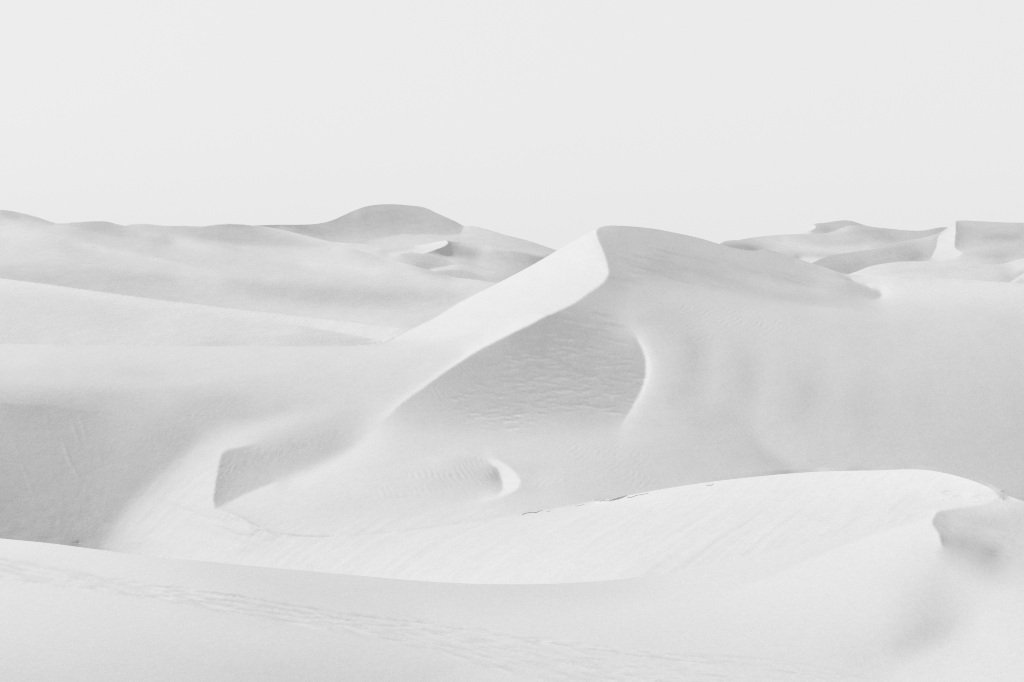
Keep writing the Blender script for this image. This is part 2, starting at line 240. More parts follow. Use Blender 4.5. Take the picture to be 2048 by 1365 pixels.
F2['S']=[[(1445,488,202),(1463,491,188),(1490,495,180),(1511,499,178)],[(1450,484,208),(1480,484,208),(1510,488,208)],[(1520,494,198),(1530,499,205)],[(1510,479,214),(1540,483,214),(1560,480,213)],
 [(1552,486,220),(1575,491,222),(1596,495,223),(1653,499,223),(1716,502,222),(1740,500,220)],[(1575,474,212),(1620,473,212),(1650,472,211)],[(1600,486,211),(1650,488,207),(1720,488,206)],
 [(1663,466,216),(1680,461,218),(1700,455,216)],[(1690,468,214),(1704,465,207),(1742,463,197),(1780,462,198)],[(1735,472,206),(1770,476,197),(1795,482,196)],[(1740,456,208),(1810,464,206),(1860,464,203),(1885,460,198)],
 [(1740,492,214),(1790,488,207),(1840,475,205)],[(1550,500,213),(1577,505,208),(1606,511,204),(1650,512,208),(1690,508,213)],[(1590,514,190),(1599,516,190)],[(1602,519,230),(1637,521,231)]]
F2['E']=[]
F2['D']=[(1400,560,1000),(2048,560,1000),(1450,486,1400),(1650,469,1500),(1700,454,1500),(1880,457,1450),(1500,500,1250),(1650,500,1200),(1600,518,1080)]
L['F2']=F2
F3=dict(name='F3',box=(1570,430,2048,600))
top_F3=[(1540,540),(1590,533),(1610,529),(1625,526),(1640,519),(1660,512),(1700,505),(1750,498),(1800,485),(1850,475),(1885,463),(1900,452),(1912,443),(1960,443),(2000,445),(2048,446),(2300,450)]
F3['S']=[[(1640,528,200),(1680,517,203),(1720,507,205),(1760,497,209),(1800,489,211),(1840,480,213),(1870,471,217)],[(1660,540,197),(1700,537,195),(1730,528,200)],[(1764,502,199),(1805,494,197),(1830,492,203)],
 [(1720,517,202),(1780,512,204)],[(1818,521,192),(1830,515,190),(1843,508,196)],[(1856,483,216),(1865,485,215)],[(1850,500,206),(1855,512,205)],[(1790,520,205)],
 [(1905,455,233),(1895,475,233),(1888,495,232),(1880,512,232),(1905,510,231)],[(1916,460,197),(1915,475,196),(1917,490,203)],[(1925,448,208),(1960,449,210),(2040,452,208)],[(1935,465,203),(1960,470,203)],
 [(1965,475,199),(2000,474,196),(2040,474,196)],[(1980,462,208),(2040,463,207)],[(1930,492,211),(1944,498,216),(1980,493,215),(2040,488,211)],[(1940,507,214),(1970,510,206),(2001,513,201),(2035,508,206)],
 [(1940,517,218),(2000,521,209),(2040,514,214)],[(1880,525,222),(1920,520,222)]]
F3['E']=[([(1912,443),(1911,470),(1910,494),(1914,500),(1926,506),(1915,515)],[196,197,200,210,214,218],[234,233,232,231,231,231]),
 ([(1884,466),(1876,476),(1872,495),(1862,516)],[233,232,232,231],[212,208,206,206])]
F3['D']=[(1570,600,600),(2048,600,600),(1912,446,1000),(2040,450,1020),(1650,516,950),(1800,487,980),(1620,540,780),(1860,520,800),(1930,506,830),(2040,520,800)]
L['F3']=F3
F4=dict(name='F4',box=(1650,500,2048,620))
top_F4=[(1640,575),(1670,562),(1695,550),(1715,543),(1735,535),(1760,529),(1800,524),(1850,523),(1900,522),(1940,524),(1980,529),(2010,527),(2030,521),(2048,517),(2200,500)]
F4['S']=[[(1705,548,232),(1730,542,229),(1750,538,224)],[(1770,533,222),(1850,528,222),(1920,526,224)],[(1780,545,217),(1850,543,216),(1940,540,217),(1990,540,218)],[(1760,550,226),(1850,552,224),(1950,556,221)],
 [(1960,532,219),(2000,533,218),(2030,526,227)],[(2000,552,212),(2013,556,204),(2018,561,203)],[(2030,540,229),(2045,532,231)],[(2040,552,234),(2025,562,233)],[(2044,560,206),(2036,566,208)]]
F4['E']=[([(2048,546),(2035,555),(2018,566)],[233,233,233],[206,207,210])]
F4['D']=[(1650,620,430),(2048,620,430),(1700,550,560),(1850,525,640),(2040,520,640),(1800,560,520),(2040,568,520),(1980,530,620)]
L['F4']=F4
ORDER=['A','B','F1','F2','F3','F4','C','D','M']
TOPS=dict(M=top_M,C=top_C,D=top_D,A=top_A,B=top_B,F1=top_F1,F2=top_F2,F3=top_F3,F4=top_F4)

# ---------------- terrain solver
# ---------------------------------------------------------------- wind ripples, slumps, streaks, tracks (metres of relief on the solved sand)
def _hash(i,j,seed):
    n=(i.astype(np.int64)*374761393+j.astype(np.int64)*668265263+seed*2147483647)&0xffffffff
    n=((n^(n>>13))*1274126177)&0xffffffff
    return ((n^(n>>16))&0xffff)/65535.*2*math.pi
def gnoise(x,y,seed=0):
    i=np.floor(x); j=np.floor(y); fx=x-i; fy=y-j; i=i.astype(int); j=j.astype(int)
    def g(a,b): th=_hash(i+a,j+b,seed); return np.cos(th)*(fx-a)+np.sin(th)*(fy-b)
    u=fx*fx*fx*(fx*(fx*6-15)+10); v=fy*fy*fy*(fy*(fy*6-15)+10)
    return 1.4*((g(0,0)*(1-u)+g(1,0)*u)*(1-v)+(g(0,1)*(1-u)+g(1,1)*u)*v)
def fbm(x,y,o,seed=0,r=.5):
    s=0;a=1.
    for k in range(o): s=s+a*gnoise(x*2**k,y*2**k,seed+k*17); a*=r
    return s
def blob(x,y,items):
    "soft union of ellipses (cx,cy,rx,ry,angle deg,weight)"
    o=0*x*y
    for cx,cy,rx,ry,an,w in items:
        c,s=math.cos(math.radians(an)),math.sin(math.radians(an)); a=((x-cx)*c+(y-cy)*s)/rx; b=(-(x-cx)*s+(y-cy)*c)/ry
        o=np.maximum(o,w*np.clip(1.6-1.3*(a*a+b*b),0,1))
    return o
def rnd(n,seed): return np.random.RandomState(seed).rand(n)
TRK_T=[(-400,1040),(0,1114),(257,1160),(470,1187),(700,1224),(857,1241),(1030,1264),(1300,1300),(1500,1316),(1700,1343),(2100,1400)]
TRK_B=[(-400,1090),(0,1158),(257,1192),(470,1229),(700,1269),(857,1302),(1030,1352),(1300,1425),(1700,1530),(2100,1640)]

def line_mark(T,xs,ys,sc,pts,amp,wid,smooth=True):
    "a thin darker or lighter line of slope along pts; amp per point or constant"
    S_=spline(pts,sc*.8) if smooth else np.array(pts,float); r=int(math.ceil(3*wid/sc))+1; acc={}
    i0=int((S_[:,1].min()-ys[0])/sc)-r; i1=int((S_[:,1].max()-ys[0])/sc)+r+2; j0=int((S_[:,0].min()-xs[0])/sc)-r; j1=int((S_[:,0].max()-xs[0])/sc)+r+2
    i0=max(i0,0); j0=max(j0,0); i1=min(i1,len(ys)); j1=min(j1,len(xs))
    if i1-i0<2 or j1-j0<2: return
    o=np.zeros((i1-i0,j1-j0)); n=len(S_)
    for k,(px,py) in enumerate(S_[:,:2]):
        ci=int(round((py-ys[0])/sc))-i0; cj=int(round((px-xs[0])/sc))-j0; a0,a1=max(ci-r,0),min(ci+r+1,o.shape[0]); b0,b1=max(cj-r,0),min(cj+r+1,o.shape[1])
        if a1<=a0 or b1<=b0: continue
        dd=(xs[j0+b0:j0+b1][None]-px)**2+(ys[i0+a0:i0+a1][:,None]-py)**2; taper=min(1,4*min(k+.5,n-k-.5)/n)
        o[a0:a1,b0:b1]=np.maximum(o[a0:a1,b0:b1],taper*np.exp(-dd/(wid*wid)))
    T[i0:i1,j0:j1]+=amp*o
def fine_marks(T,xs,ys,sc,lab):
    if sc>2.5: return T
    T=T.copy(); R=np.random.RandomState(4); near=lab==2; x=np.broadcast_to(xs[None],T.shape); y=np.broadcast_to(ys[:,None],T.shape)
    # slumped crust on the dark lee face: many short, nearly level scarps
    zones=[(1140,742,150,52,5,170),(1010,800,110,45,-5,110),(1180,800,90,30,5,60),(1150,690,80,22,12,26),(1000,845,70,14,0,20)]
    for cx,cy,rx,ry,an,n in zones:
        for k in range(n):
            t=R.rand()*2*math.pi; q=R.rand()**.5; px=cx+rx*q*math.cos(t); py=cy+ry*q*math.sin(t)+(px-cx)*math.tan(math.radians(an)); ln=8+34*R.rand()**1.5; sl=math.radians(R.uniform(-9,12)); b=R.uniform(-1.5,1.5)
            p=[(px-ln/2,py-ln/2*math.sin(sl)),(px,py+b),(px+ln/2,py+ln/2*math.sin(sl))]; A=6+18*R.rand()**2.5
            line_mark(T,xs,ys,sc,p,-A,1.3); line_mark(T,xs,ys,sc,[(a,c+3.2) for a,c in p],A*.65,1.7)
    # a stepped crack running down across it
    for px,py in [(1080,708),(1090,711),(1102,716),(1113,720),(1124,725),(1138,731),(1150,738),(1166,743),(1181,752),(1200,758),(1222,770)]:
        line_mark(T,xs,ys,sc,[(px-5,py-1),(px,py),(px+6,py+2)],-38,1.4)
    T=T-blob(x,y,[(1110,760,190,80,6,.8),(1130,680,110,35,-15,1)])*(2.5+3.5*np.clip(fbm(x/34,y/13,3,131),-.8,.8))*(lab==0)*(x<1300)
    T=T+1.3*fbm(x/60,y/22,3,137)*(lab==0)+.7*fbm(x/90,y/16,3,139)*(lab>0)
    line_mark(T,xs,ys,sc,[(1258,650),(1275,674),(1290,698),(1298,735),(1290,776),(1268,820)],7,3.2)
    # streaks over the upper dark face and round the summit
    for cx,cy,rx,ry,an,n,am in [(1170,650,70,28,12,26,6),(1380,540,120,28,16,34,4),(1300,510,80,35,14,20,3),(1560,555,100,18,20,16,3),(1250,560,40,20,8,10,4)]:
        for k in range(n):
            px=cx+rx*R.uniform(-1,1); py=cy+ry*R.uniform(-1,1)+(px-cx)*math.tan(math.radians(an))*.6; ln=30+70*R.rand(); sl=math.tan(math.radians(an+R.uniform(-4,4)))
            line_mark(T,xs,ys,sc,[(px-ln/2,py-ln/2*sl),(px,py+R.uniform(-1,1)),(px+ln/2,py+ln/2*sl)],R.uniform(-1.3,.8)*am*1.7,2.0)
    # edge line of the basin, sharp at the lip of the slip face
    line_mark(T,xs,ys,sc,[(440,1019),(455,1024),(480,1034),(510,1051),(550,1065),(600,1072),(640,1073),(691,1073)],-26,1.5)
    line_mark(T,xs,ys,sc,[(680,1073),(740,1068),(792,1063),(894,1050),(945,1043),(1000,1036)],-15,1.4)
    for k in range(30):
        px=R.uniform(448,570); py=np.interp(px,[448,480,510,550,570],[1024,1036,1053,1067,1071])+1; ln=R.uniform(5,18)
        line_mark(T,xs,ys,sc,[(px,py),(px-ln*.5,py+ln*.36),(px-ln,py+ln*.72)],-R.uniform(4,16),1.2)
    # sand streaks on the slip face, down to the left
    T_fore=T.copy()
    bl=topline(brinkB,xs); sg=topline(seamG,xs)
    for k in range(210):
        px=R.uniform(240,1960); f=R.rand()**.8; j=int(np.clip((px-xs[0])/sc,0,len(xs)-1))
        if px<430: y0=np.interp(px,[240,300,360,430],[1060,1000,950,900]); y1=sg[j]-4
        elif px<1150: y0=np.interp(px,[430,500,560,640,800,1050,1150],[1030,1050,1074,1080,1066,1034,1016]); y1=sg[j]-4
        else: y0=bl[j]+3; y1=min(sg[j]-6,np.interp(px,[1150,1400,1740,1960],[1150,1085,1052,1000]))
        py=y0+(y1-y0)*f; ln=R.uniform(20,90)*(1 if px<1500 else .7); m=R.uniform(.62,.8); A=R.uniform(-1,.55)*(8 if R.rand()<.15 else 4)*(1. if px<1750 else .6)
        line_mark(T,xs,ys,sc,[(px,py),(px-ln*.5,py+ln*.5*m),(px-ln,py+ln*m)],A,R.uniform(1.2,2.6))
    T=np.where((lab==2)&(x<1330),T_fore,T)
    # wheel and foot tracks crossing the foreground
    tt=topline(TRK_T,xs)[None]; tb=topline(TRK_B,xs)[None]; f=(y-tt)/(tb-tt); band=np.clip((f+.05)/.1,0,1)*np.clip((1.04-f)/.06,0,1)*(y>sg[None]+8); o=np.zeros_like(T)
    xc=xs[None]*1.
    for k in range(46):
        f0=.02+.97*(k+.8*R.rand())/46.; dr=(R.rand()-.5)*.10; fk=f0+dr*np.sin(xc/(330+300*R.rand())+6*R.rand())+.008*gnoise(xc/22,0*xc+k*3.7,97)
        dist=(f-fk)*(tb-tt); w_=1.05+.6*R.rand(); on=np.clip(.40+1.8*gnoise(xc/(22+55*R.rand()),0*xc+k*7.3,89),0.,1.2)*(.35+.9*R.rand())
        if f0>.88 or abs(f0-.4)<.07: on=on*1.5
        fade=np.clip((1950-600*f0-xc)/500,0,1)
        o-=on*fade*np.exp(-(dist/w_)**2); o+=.55*on*fade*np.exp(-((dist-2.1*w_)/(1.1*w_))**2)
    T=T+band*13*np.clip(o,-1.0,.7)
    T=T+band*1.5*fbm(xs[None]/9,y/3.0,2,107)
    for k in range(40):
        px=R.uniform(600,1250); py=np.interp(px,[p[0] for p in TRK_T],[p[1] for p in TRK_T])+R.uniform(2,26); ln=R.uniform(6,20)
        line_mark(T,xs,ys,sc,[(px-ln/2,py-ln*.06),(px,py),(px+ln/2,py+ln*.12)],-R.uniform(4,11),1.5)
    for pts in ([(1290,1301),(1500,1315),(1620,1330),(1740,1352)],[(1250,1303),(1400,1314),(1560,1341),(1680,1362)],[(1300,1330),(1450,1352),(1540,1366)]):
        line_mark(T,xs,ys,sc,pts,-9,1.4); line_mark(T,xs,ys,sc,[(a,b-4) for a,b in pts],4,1.6)
    # old runnels and mottling on the steep wall at the left
    for pts,a in (([(155,835),(162,850),(170,880)],7),([(135,830),(150,870),(158,900)],5),([(122,880),(135,920),(160,965)],9),([(40,920),(55,965),(70,1005)],5),([(90,830),(92,850),(96,880)],4),([(20,870),(35,910)],4),([(190,890),(200,930)],4)):
        line_mark(T,xs,ys,sc,pts,a,3.2); line_mark(T,xs,ys,sc,[(p+7,q+2) for p,q in pts],-a*.6,3)
    T=T+4.0*np.clip(blob(x,y,[(110,1030,130,30,0,1),(190,1010,35,35,0,.8)]),0,1)*fbm(x/14,y/14,3,109)*(lab<2)
    # hollow at the near right: scratched floor
    for k in range(46):
        px=R.uniform(1880,2040); py=1040+(px-1880)*.42+R.uniform(-26,34); ln=R.uniform(8,34); line_mark(T,xs,ys,sc,[(px-ln/2,py-ln*.17),(px,py+R.uniform(-1,1)),(px+ln/2,py+ln*.17)],R.uniform(-9,5),1.5)
    for pts,a in (([(1880,1045),(1900,1065),(1925,1080),(1945,1090)],-6),([(1900,1058),(1920,1072)],6),([(1966,1097),(1985,1104),(1998,1104)],-12),([(1972,1103),(1990,1108),(2000,1105)],8),([(1883,1072),(1887,1082)],-8),([(1883,1068),(1910,1072),(1935,1085)],4),([(1975,1065),(2005,1070)],5),([(1980,1075),(2010,1078)],-4)):
        line_mark(T,xs,ys,sc,pts,a,2.0)
    return T
HOR=520.; CX=1024.; F=3000.
def lin(g):
    g=np.asarray(g,float)/255; return np.where(g<=.04045,g/12.92,((g+.055)/1.055)**2.4)
def srgb(l):
    l=np.clip(l,0,None); return 255*np.where(l<=.0031308,l*12.92,1.055*l**(1/2.4)-.055)
def spline(pts,step):
    "catmull-rom resample of rows (x,y,...)"
    P=np.array(pts,float); 
    if len(P)<3: 
        n=max(2,int(np.hypot(*(P[-1,:2]-P[0,:2]))/step)+1); t=np.linspace(0,1,n)[:,None]; return P[0]*(1-t)+P[-1]*t
    Q=np.vstack([2*P[0]-P[1],P,2*P[-1]-P[-2]]); out=[]
    for i in range(1,len(Q)-2):
        a,b,c,d=Q[i-1],Q[i],Q[i+1],Q[i+2]; n=max(2,int(np.hypot(*(c-b)[:2])/step)+1)
        # centripetal-ish tangents
        def kn(u,v): return max(np.hypot(*(v-u)[:2])**.5,1e-6)
        t0,t1,t2=kn(a,b),kn(b,c),kn(c,d)
        m1=((b-a)/t0-(c-a)/(t0+t1)+(c-b)/t1)*t1; m2=((c-b)/t1-(d-b)/(t1+t2)+(d-c)/t2)*t1
        t=np.linspace(0,1,n,endpoint=False)[:,None]
        out.append((2*t**3-3*t**2+1)*b+(t**3-2*t**2+t)*m1+(-2*t**3+3*t**2)*c+(t**3-t**2)*m2)
    out.append(P[-1:]); return np.vstack(out)
def topline(pts,x):
    S=spline(pts,1.0); 
    x_=np.maximum.accumulate(S[:,0]); return np.interp(x,x_,S[:,1])
def laplace(val,wt,links,it=400):
    """solve min sum wt (f-val)^2 + sum links|df|^2 ; multires by coarse init then SOR-ish CG"""
    lx,ly=links
    def A(f):
        r=wt*f
        d=(f[:,1:]-f[:,:-1])*lx; r[:,1:]+=d; r[:,:-1]-=d
        d=(f[1:]-f[:-1])*ly; r[1:]+=d; r[:-1]-=d
        return r
    diag=wt.copy(); diag[:,1:]+=lx; diag[:,:-1]+=lx; diag[1:]+=ly; diag[:-1]+=ly
    diag+=1e-9
    # init by pyramid pull-push
    f=pullpush(val,wt)
    b=wt*val; r=b-A(f); z=r/diag; p=z.copy(); rz=(r*z).sum()
    for k in range(it):
        Ap=A(p); al=rz/((p*Ap).sum()+1e-30); f+=al*p; r-=al*Ap; z=r/diag; rz2=(r*z).sum(); p=z+rz2/(rz+1e-30)*p; rz=rz2
    return f
def pullpush(val,wt):
    if min(val.shape)<3: return np.full(val.shape,(val*wt).sum()/(wt.sum()+1e-12))
    h,w=val.shape; H,W=h+h%2,w+w%2
    v=np.zeros((H,W)); q=np.zeros((H,W)); v[:h,:w]=val*wt; q[:h,:w]=wt
    v2=v.reshape(H//2,2,W//2,2).sum((1,3)); q2=q.reshape(H//2,2,W//2,2).sum((1,3))
    c=pullpush(v2/(q2+1e-12),np.minimum(q2,1e6)); up=resize(c,(h,w))
    a=np.minimum(wt,1); return a*val+(1-a)*up
def resize(c,shape):
    h,w=shape; H,W=c.shape
    y=np.clip((np.arange(h)+.5)*H/h-.5,0,H-1); x=np.clip((np.arange(w)+.5)*W/w-.5,0,W-1)
    y0=np.minimum(y.astype(int),max(H-2,0)); x0=np.minimum(x.astype(int),max(W-2,0)); y1=np.minimum(y0+1,H-1); x1=np.minimum(x0+1,W-1)
    fy=(y-y0)[:,None]; fx=(x-x0)[None]
    return (c[y0][:,x0]*(1-fx)+c[y0][:,x1]*fx)*(1-fy)+(c[y1][:,x0]*(1-fx)+c[y1][:,x1]*fx)*fy
PAD=24
def grid(layer,sc):
    x0,y0,x1,y1=layer['box']; xs=np.arange(x0-PAD*sc,x1+PAD*sc+.1,sc); ys=np.arange(y0,y1+(PAD*sc if y1>=1300 else 0)+.1,sc)
    if layer['name']=='M': layer['jb']=(XCUT_B-xs[0])/(xs[-1]-xs[0]); layer['jg']=(XCUT_G-xs[0])/(xs[-1]-xs[0])
    return xs,ys
def labels(layer,xs,ys,n):
    """region label per cell: M: 1 for foreground below crestG else 0"""
    lab=np.zeros((len(ys),len(xs)),int)
    if layer['name']=='M':
        lab=(ys[:,None]>topline(brinkB,xs)[None]).astype(int)+(ys[:,None]>topline(seamG,xs)[None])
    return lab
def occl(layer):
    return {'A':['B','C','M'],'B':['C','M'],'C':['D','M'],'D':['M'],'F1':['F2','F3','M'],'F2':['F3','F4','M'],'F3':['F4','M'],'F4':['M'],'M':[]}[layer['name']]
def breaks(layer,lab):
    h,w=lab.shape
    # a depth break lies only along the open part of the near crest
    if layer['name']!='M': z=np.zeros; return z((h,w-1),bool),z((h-1,w),bool),z((h-1,w-1),bool)
    jb=int(layer['jb']*w); jg=int(layer['jg']*w); bx=np.zeros((h,w-1),bool); by=np.zeros((h-1,w),bool); bb=np.zeros((h-1,w-1),bool)
    for g,sl in ((lab>=1,slice(jb,None)),(lab>=2,slice(0,jg))):
        x=g[:,1:]!=g[:,:-1]; y=g[1:]!=g[:-1]; c=(g[1:,1:]!=g[:-1,:-1])|(g[1:,:-1]!=g[:-1,1:])|(g[1:,1:]!=g[1:,:-1])
        bx[:,sl]|=x[:,sl]; by[:,sl]|=y[:,sl]; bb[:,sl]|=c[:,sl]
    return bx,by,bb
def links_of(layer,lab):
    lx=np.ones((lab.shape[0],lab.shape[1]-1)); ly=np.ones((lab.shape[0]-1,lab.shape[1]))
    bx,by,_=breaks(layer,lab); lx[bx]=0; ly[by]=0
    return lx,ly
def barrier(layer,xs,ys,lab,sc):
    lx,ly=links_of(layer,lab)
    # edge barrier: mark side ids near edges by segment crossing test on links
    for pts,gl,gr in layer['E']:
        S=spline([(a,b) for a,b in pts],sc*.4)
        ix=(S[:,0]-xs[0])/sc; iy=(S[:,1]-ys[0])/sc
        for k in range(len(S)-1):
            ax,ay,bx,by=ix[k],iy[k],ix[k+1],iy[k+1]
            # crossing of vertical grid-columns (link between rows) : x integer between
            for X in range(int(np.ceil(min(ax,bx))),int(np.floor(max(ax,bx)))+1):
                t=(X-ax)/(bx-ax) if bx!=ax else 0; Y=ay+t*(by-ay); j=int(np.floor(Y))
                if 0<=X<len(xs) and 0<=j<len(ys)-1: ly[j,X]*=0.001
            for Yi in range(int(np.ceil(min(ay,by))),int(np.floor(max(ay,by)))+1):
                t=(Yi-ay)/(by-ay) if by!=ay else 0; X=ax+t*(bx-ax); i=int(np.floor(X))
                if 0<=Yi<len(ys) and 0<=i<len(xs)-1: lx[Yi,i]*=0.001
    return lx,ly
def tmap(layer,sc):
    xs,ys=grid(layer,sc); h,w=len(ys),len(xs); lab=labels(layer,xs,ys,0)
    lx,ly=barrier(layer,xs,ys,lab,sc)
    val=np.zeros((h,w)); wt=np.zeros((h,w))
    def splat(S,wgt):
        ix=np.round((S[:,0]-xs[0])/sc).astype(int); iy=np.round((S[:,1]-ys[0])/sc).astype(int)
        ok=(ix>=0)&(ix<w)&(iy>=0)&(iy<h); ix,iy,g=ix[ok],iy[ok],S[ok,2]
        np.add.at(val,(iy,ix),g*wgt); np.add.at(wt,(iy,ix),wgt)
    for s in layer['S']: splat(spline(s,sc*.7),.6)
    for pts,gl,gr in layer['E']:
        for g,sg in ((gl,1),(gr,-1)):
            S=spline([(a,b,c) for (a,b),c in zip(pts,g)],sc*.4)
            d=np.gradient(S[:,:2],axis=0); n=np.stack([d[:,1],-d[:,0]],1); n/=np.linalg.norm(n,axis=1)[:,None]+1e-9
            Q=S.copy(); Q[:,:2]+=sg*n*sc*.85; splat(Q,1.)
    val=np.where(wt>0,val/(wt+1e-9),0); wt=np.minimum(wt,1.5)
    T=laplace(val,wt*1.0,(lx,ly),500)
    T=np.where(T<215,215-(215-T)*(1.30 if layer['name']=='M' else 1.45),T+np.clip((T-215)*.15,0,1.2)*(T<236))
    # light smoothing respecting barriers
    for _ in range(10):
        d=np.zeros_like(T); a=(T[:,1:]-T[:,:-1])*lx; d[:,:-1]+=a; d[:,1:]-=a; a=(T[1:]-T[:-1])*ly; d[:-1]+=a; d[1:]-=a; T+=.2*d
    lx,ly=links_of(layer,lab)
    for _ in range(2 if sc>1 else 1):
        d=np.zeros_like(T); a=(T[:,1:]-T[:,:-1])*lx; d[:,:-1]+=a; d[:,1:]-=a; a=(T[1:]-T[:-1])*ly; d[:-1]+=a; d[1:]-=a; T+=.12*d
    if layer['name']!='M': X_,Y_=np.broadcast_to(xs[None],T.shape),np.broadcast_to(ys[:,None],T.shape); T=T+2.2*fbm(X_/38,(Y_+.12*X_)/9,3,len(xs)%97,.6)
    if layer['name']=='M':
        T1=fine_marks(T,xs,ys,sc,lab); f=np.abs(T1-T)
        for _ in range(6): f[1:-1,1:-1]=.5*f[1:-1,1:-1]+.125*(f[2:,1:-1]+f[:-2,1:-1]+f[1:-1,2:]+f[1:-1,:-2])
        f[(ys>1040)[:,None]&(xs<260)[None]]=0; f[((ys>1020)&(ys<1150))[:,None]&(xs>1860)[None]]+=1.5; layer['fine']=f; T=np.maximum(T1,181)
    return xs,ys,lab,T
def visible_mask(layer,xs,ys):
    t=topline(TOPS[layer['name']],xs); m=ys[:,None]>=t[None]
    for o in occl(layer): m&=ys[:,None]<topline_ext(o,xs)[None]
    return m
def topline_ext(o,xs):
    pts=TOPS[o]; y=topline(pts,xs); y=np.where((xs<pts[0][0])|(xs>pts[-1][0]),1e4,y); return y
SC=dict(M=2.,C=2.,D=2.,A=1.,B=1.,F1=1.,F2=1.,F3=1.,F4=1.)
EL=np.radians(40.); PH=np.radians(20.)
SUN=np.array([-np.cos(EL)*np.cos(PH),np.cos(EL)*np.sin(PH),np.sin(EL)])
ALB=.45; SKYL=.83; BNC=.68; BSUN=.56
def shade(p,q,u,s):
    nx,ny,nz=p,-1-u*p-s*q,q
    m=np.sqrt(nx*nx+ny*ny+nz*nz); d=(nx*SUN[0]+ny*SUN[1]+nz*SUN[2])/m; nzz=nz/m
    k=.03; dc=.5*(d+np.sqrt(d*d+k*k)); dd=.5*(1+d/np.sqrt(d*d+k*k))
    a1=ALB*(SKYL-BNC)/2
    I=ALB*(SKYL+BNC)/2+a1*nzz+BSUN*dc
    # derivs
    def der(dx,dy,dz):
        dm=(nx*dx+ny*dy+nz*dz)/m
        return a1*(dz/m-nzz*dm/m)+BSUN*dd*((dx*SUN[0]+dy*SUN[1]+dz*SUN[2])/m-d*dm/m)
    return I,der(1,-u,0),der(0,-s,1)
def tps(pts,xs,ys):
    P=np.array([(a/300,b/300) for a,b,_ in pts]); v=np.log([c for *_,c in pts])
    def U(r2): return .5*r2*np.log(r2+1e-9)
    n=len(P); K=U(((P[:,None]-P[None])**2).sum(-1))+np.eye(n)*.003
    Q=np.c_[np.ones(n),P]; M_=np.block([[K,Q],[Q.T,np.zeros((3,3))]])
    c=np.linalg.solve(M_,np.r_[v,0,0,0])
    X=xs[None,:]/300; Y=ys[:,None]/300; out=c[n]+c[n+1]*X+c[n+2]*Y+0*Y*X
    for i in range(n): out=out+c[i]*U((X-P[i,0])**2+(Y-P[i,1])**2)
    return out
def prior(layer,xs,ys,lab):
    if layer['name']!='M': return tps(layer['D'],xs,ys)
    sets=[[],[],[]]
    for d in layer['D']:
        x,y,Y=d[:3]; t=d[3] if len(d)>3 else None; X=np.array([x*1.])
        r={'u':0,'s':1,'m':1,'G':2}.get(t) if t else int(y>topline(brinkB,X)[0])+int(y>topline(seamG,X)[0])
        inS=[r]
        if r==0 and x<1150: inS.append(1)
        if r==1 and x<1210: inS.append(0)
        if r==1 and x>1250 and t!='m': inS.append(2)
        if r==2 and x>1250: inS.append(1)
        for k in inS: sets[k].append((x,y,Y))
    U,S,G=[tps(k,xs,ys) for k in sets]
    X=xs[None]; yy=ys[:,None]; gb=yy-topline(brinkB,xs)[None]; gg=yy-topline(seamG,xs)[None]
    def blend(A,B,g,wj,width):
        side=1/(1+np.exp(-np.clip(g/width,-30,30))); hard=(g>0)*1.; k=side*wj+hard*(1-wj); return A*(1-k)+B*k
    wb=np.clip((1200-X)/150,0,1); wg=np.clip((X-1240)/150,0,1)
    return blend(blend(U,S,gb,wb,25.),G,gg,wg,25.)
def mono(L0,dz,qmin=2.0):
    "make ln-depth strictly increase upward"
    out=L0.copy()
    for j in range(len(out)-2,-1,-1):
        out[j]=np.maximum(out[j],out[j+1]+qmin*dz)
    return out
def grp(layer,lab):
    "sheet id that ignores seams where the sand runs on"
    if layer['name']!='M': return lab
    h,w=lab.shape; j=np.arange(w)[None]; g=lab.copy(); jb=int(layer['jb']*w); jg=int(layer['jg']*w)
    g=np.where((j<jb)&(lab==1),0,g); g=np.where((j>=jg)&(lab==1),2,g)   # 0: far sheet, 2: near sheet
    return g
LP=.003; LQ=.004; LS=.0015
SMOOTH={'M':[(1130,1110,1330,1175,50),(-50,1056,280,1110,14),(70,1046,250,1112,60,1),(70,1046,250,1112,60,0),(1590,505,1712,562,10),(1740,544,2080,584,18),(440,1012,600,1092,1),(1540,918,2060,992,10,0)]}
def local_smooth(layer,Lf,xs,ys,lab,sc):
    lx,ly=links_of(layer,lab)
    for x0,y0,x1,y1,n,*only in SMOOTH.get(layer['name'],[]):
        m=(np.clip(np.minimum(xs-x0,x1-xs)/16,0,1)[None]*np.clip(np.minimum(ys-y0,y1-ys)/8,0,1)[:,None])
        if only: m=m*(lab==only[0])
        for _ in range(n):
            o=np.zeros_like(Lf); a=lx*(Lf[:,1:]-Lf[:,:-1]); o[:,:-1]+=a; o[:,1:]-=a
            g=ly*(Lf[1:]-Lf[:-1]); c=np.zeros_like(Lf); ok=(ly[1:]*ly[:-1]); c[1:-1]=ok*(Lf[2:]-2*Lf[1:-1]+Lf[:-2]); hx=np.zeros_like(Lf); okx=lx[:,1:]*lx[:,:-1]; hx[:,1:-1]=okx*(Lf[:,2:]-2*Lf[:,1:-1]+Lf[:,:-2])
            Lf=Lf+m*.22*(c+hx)
    return Lf
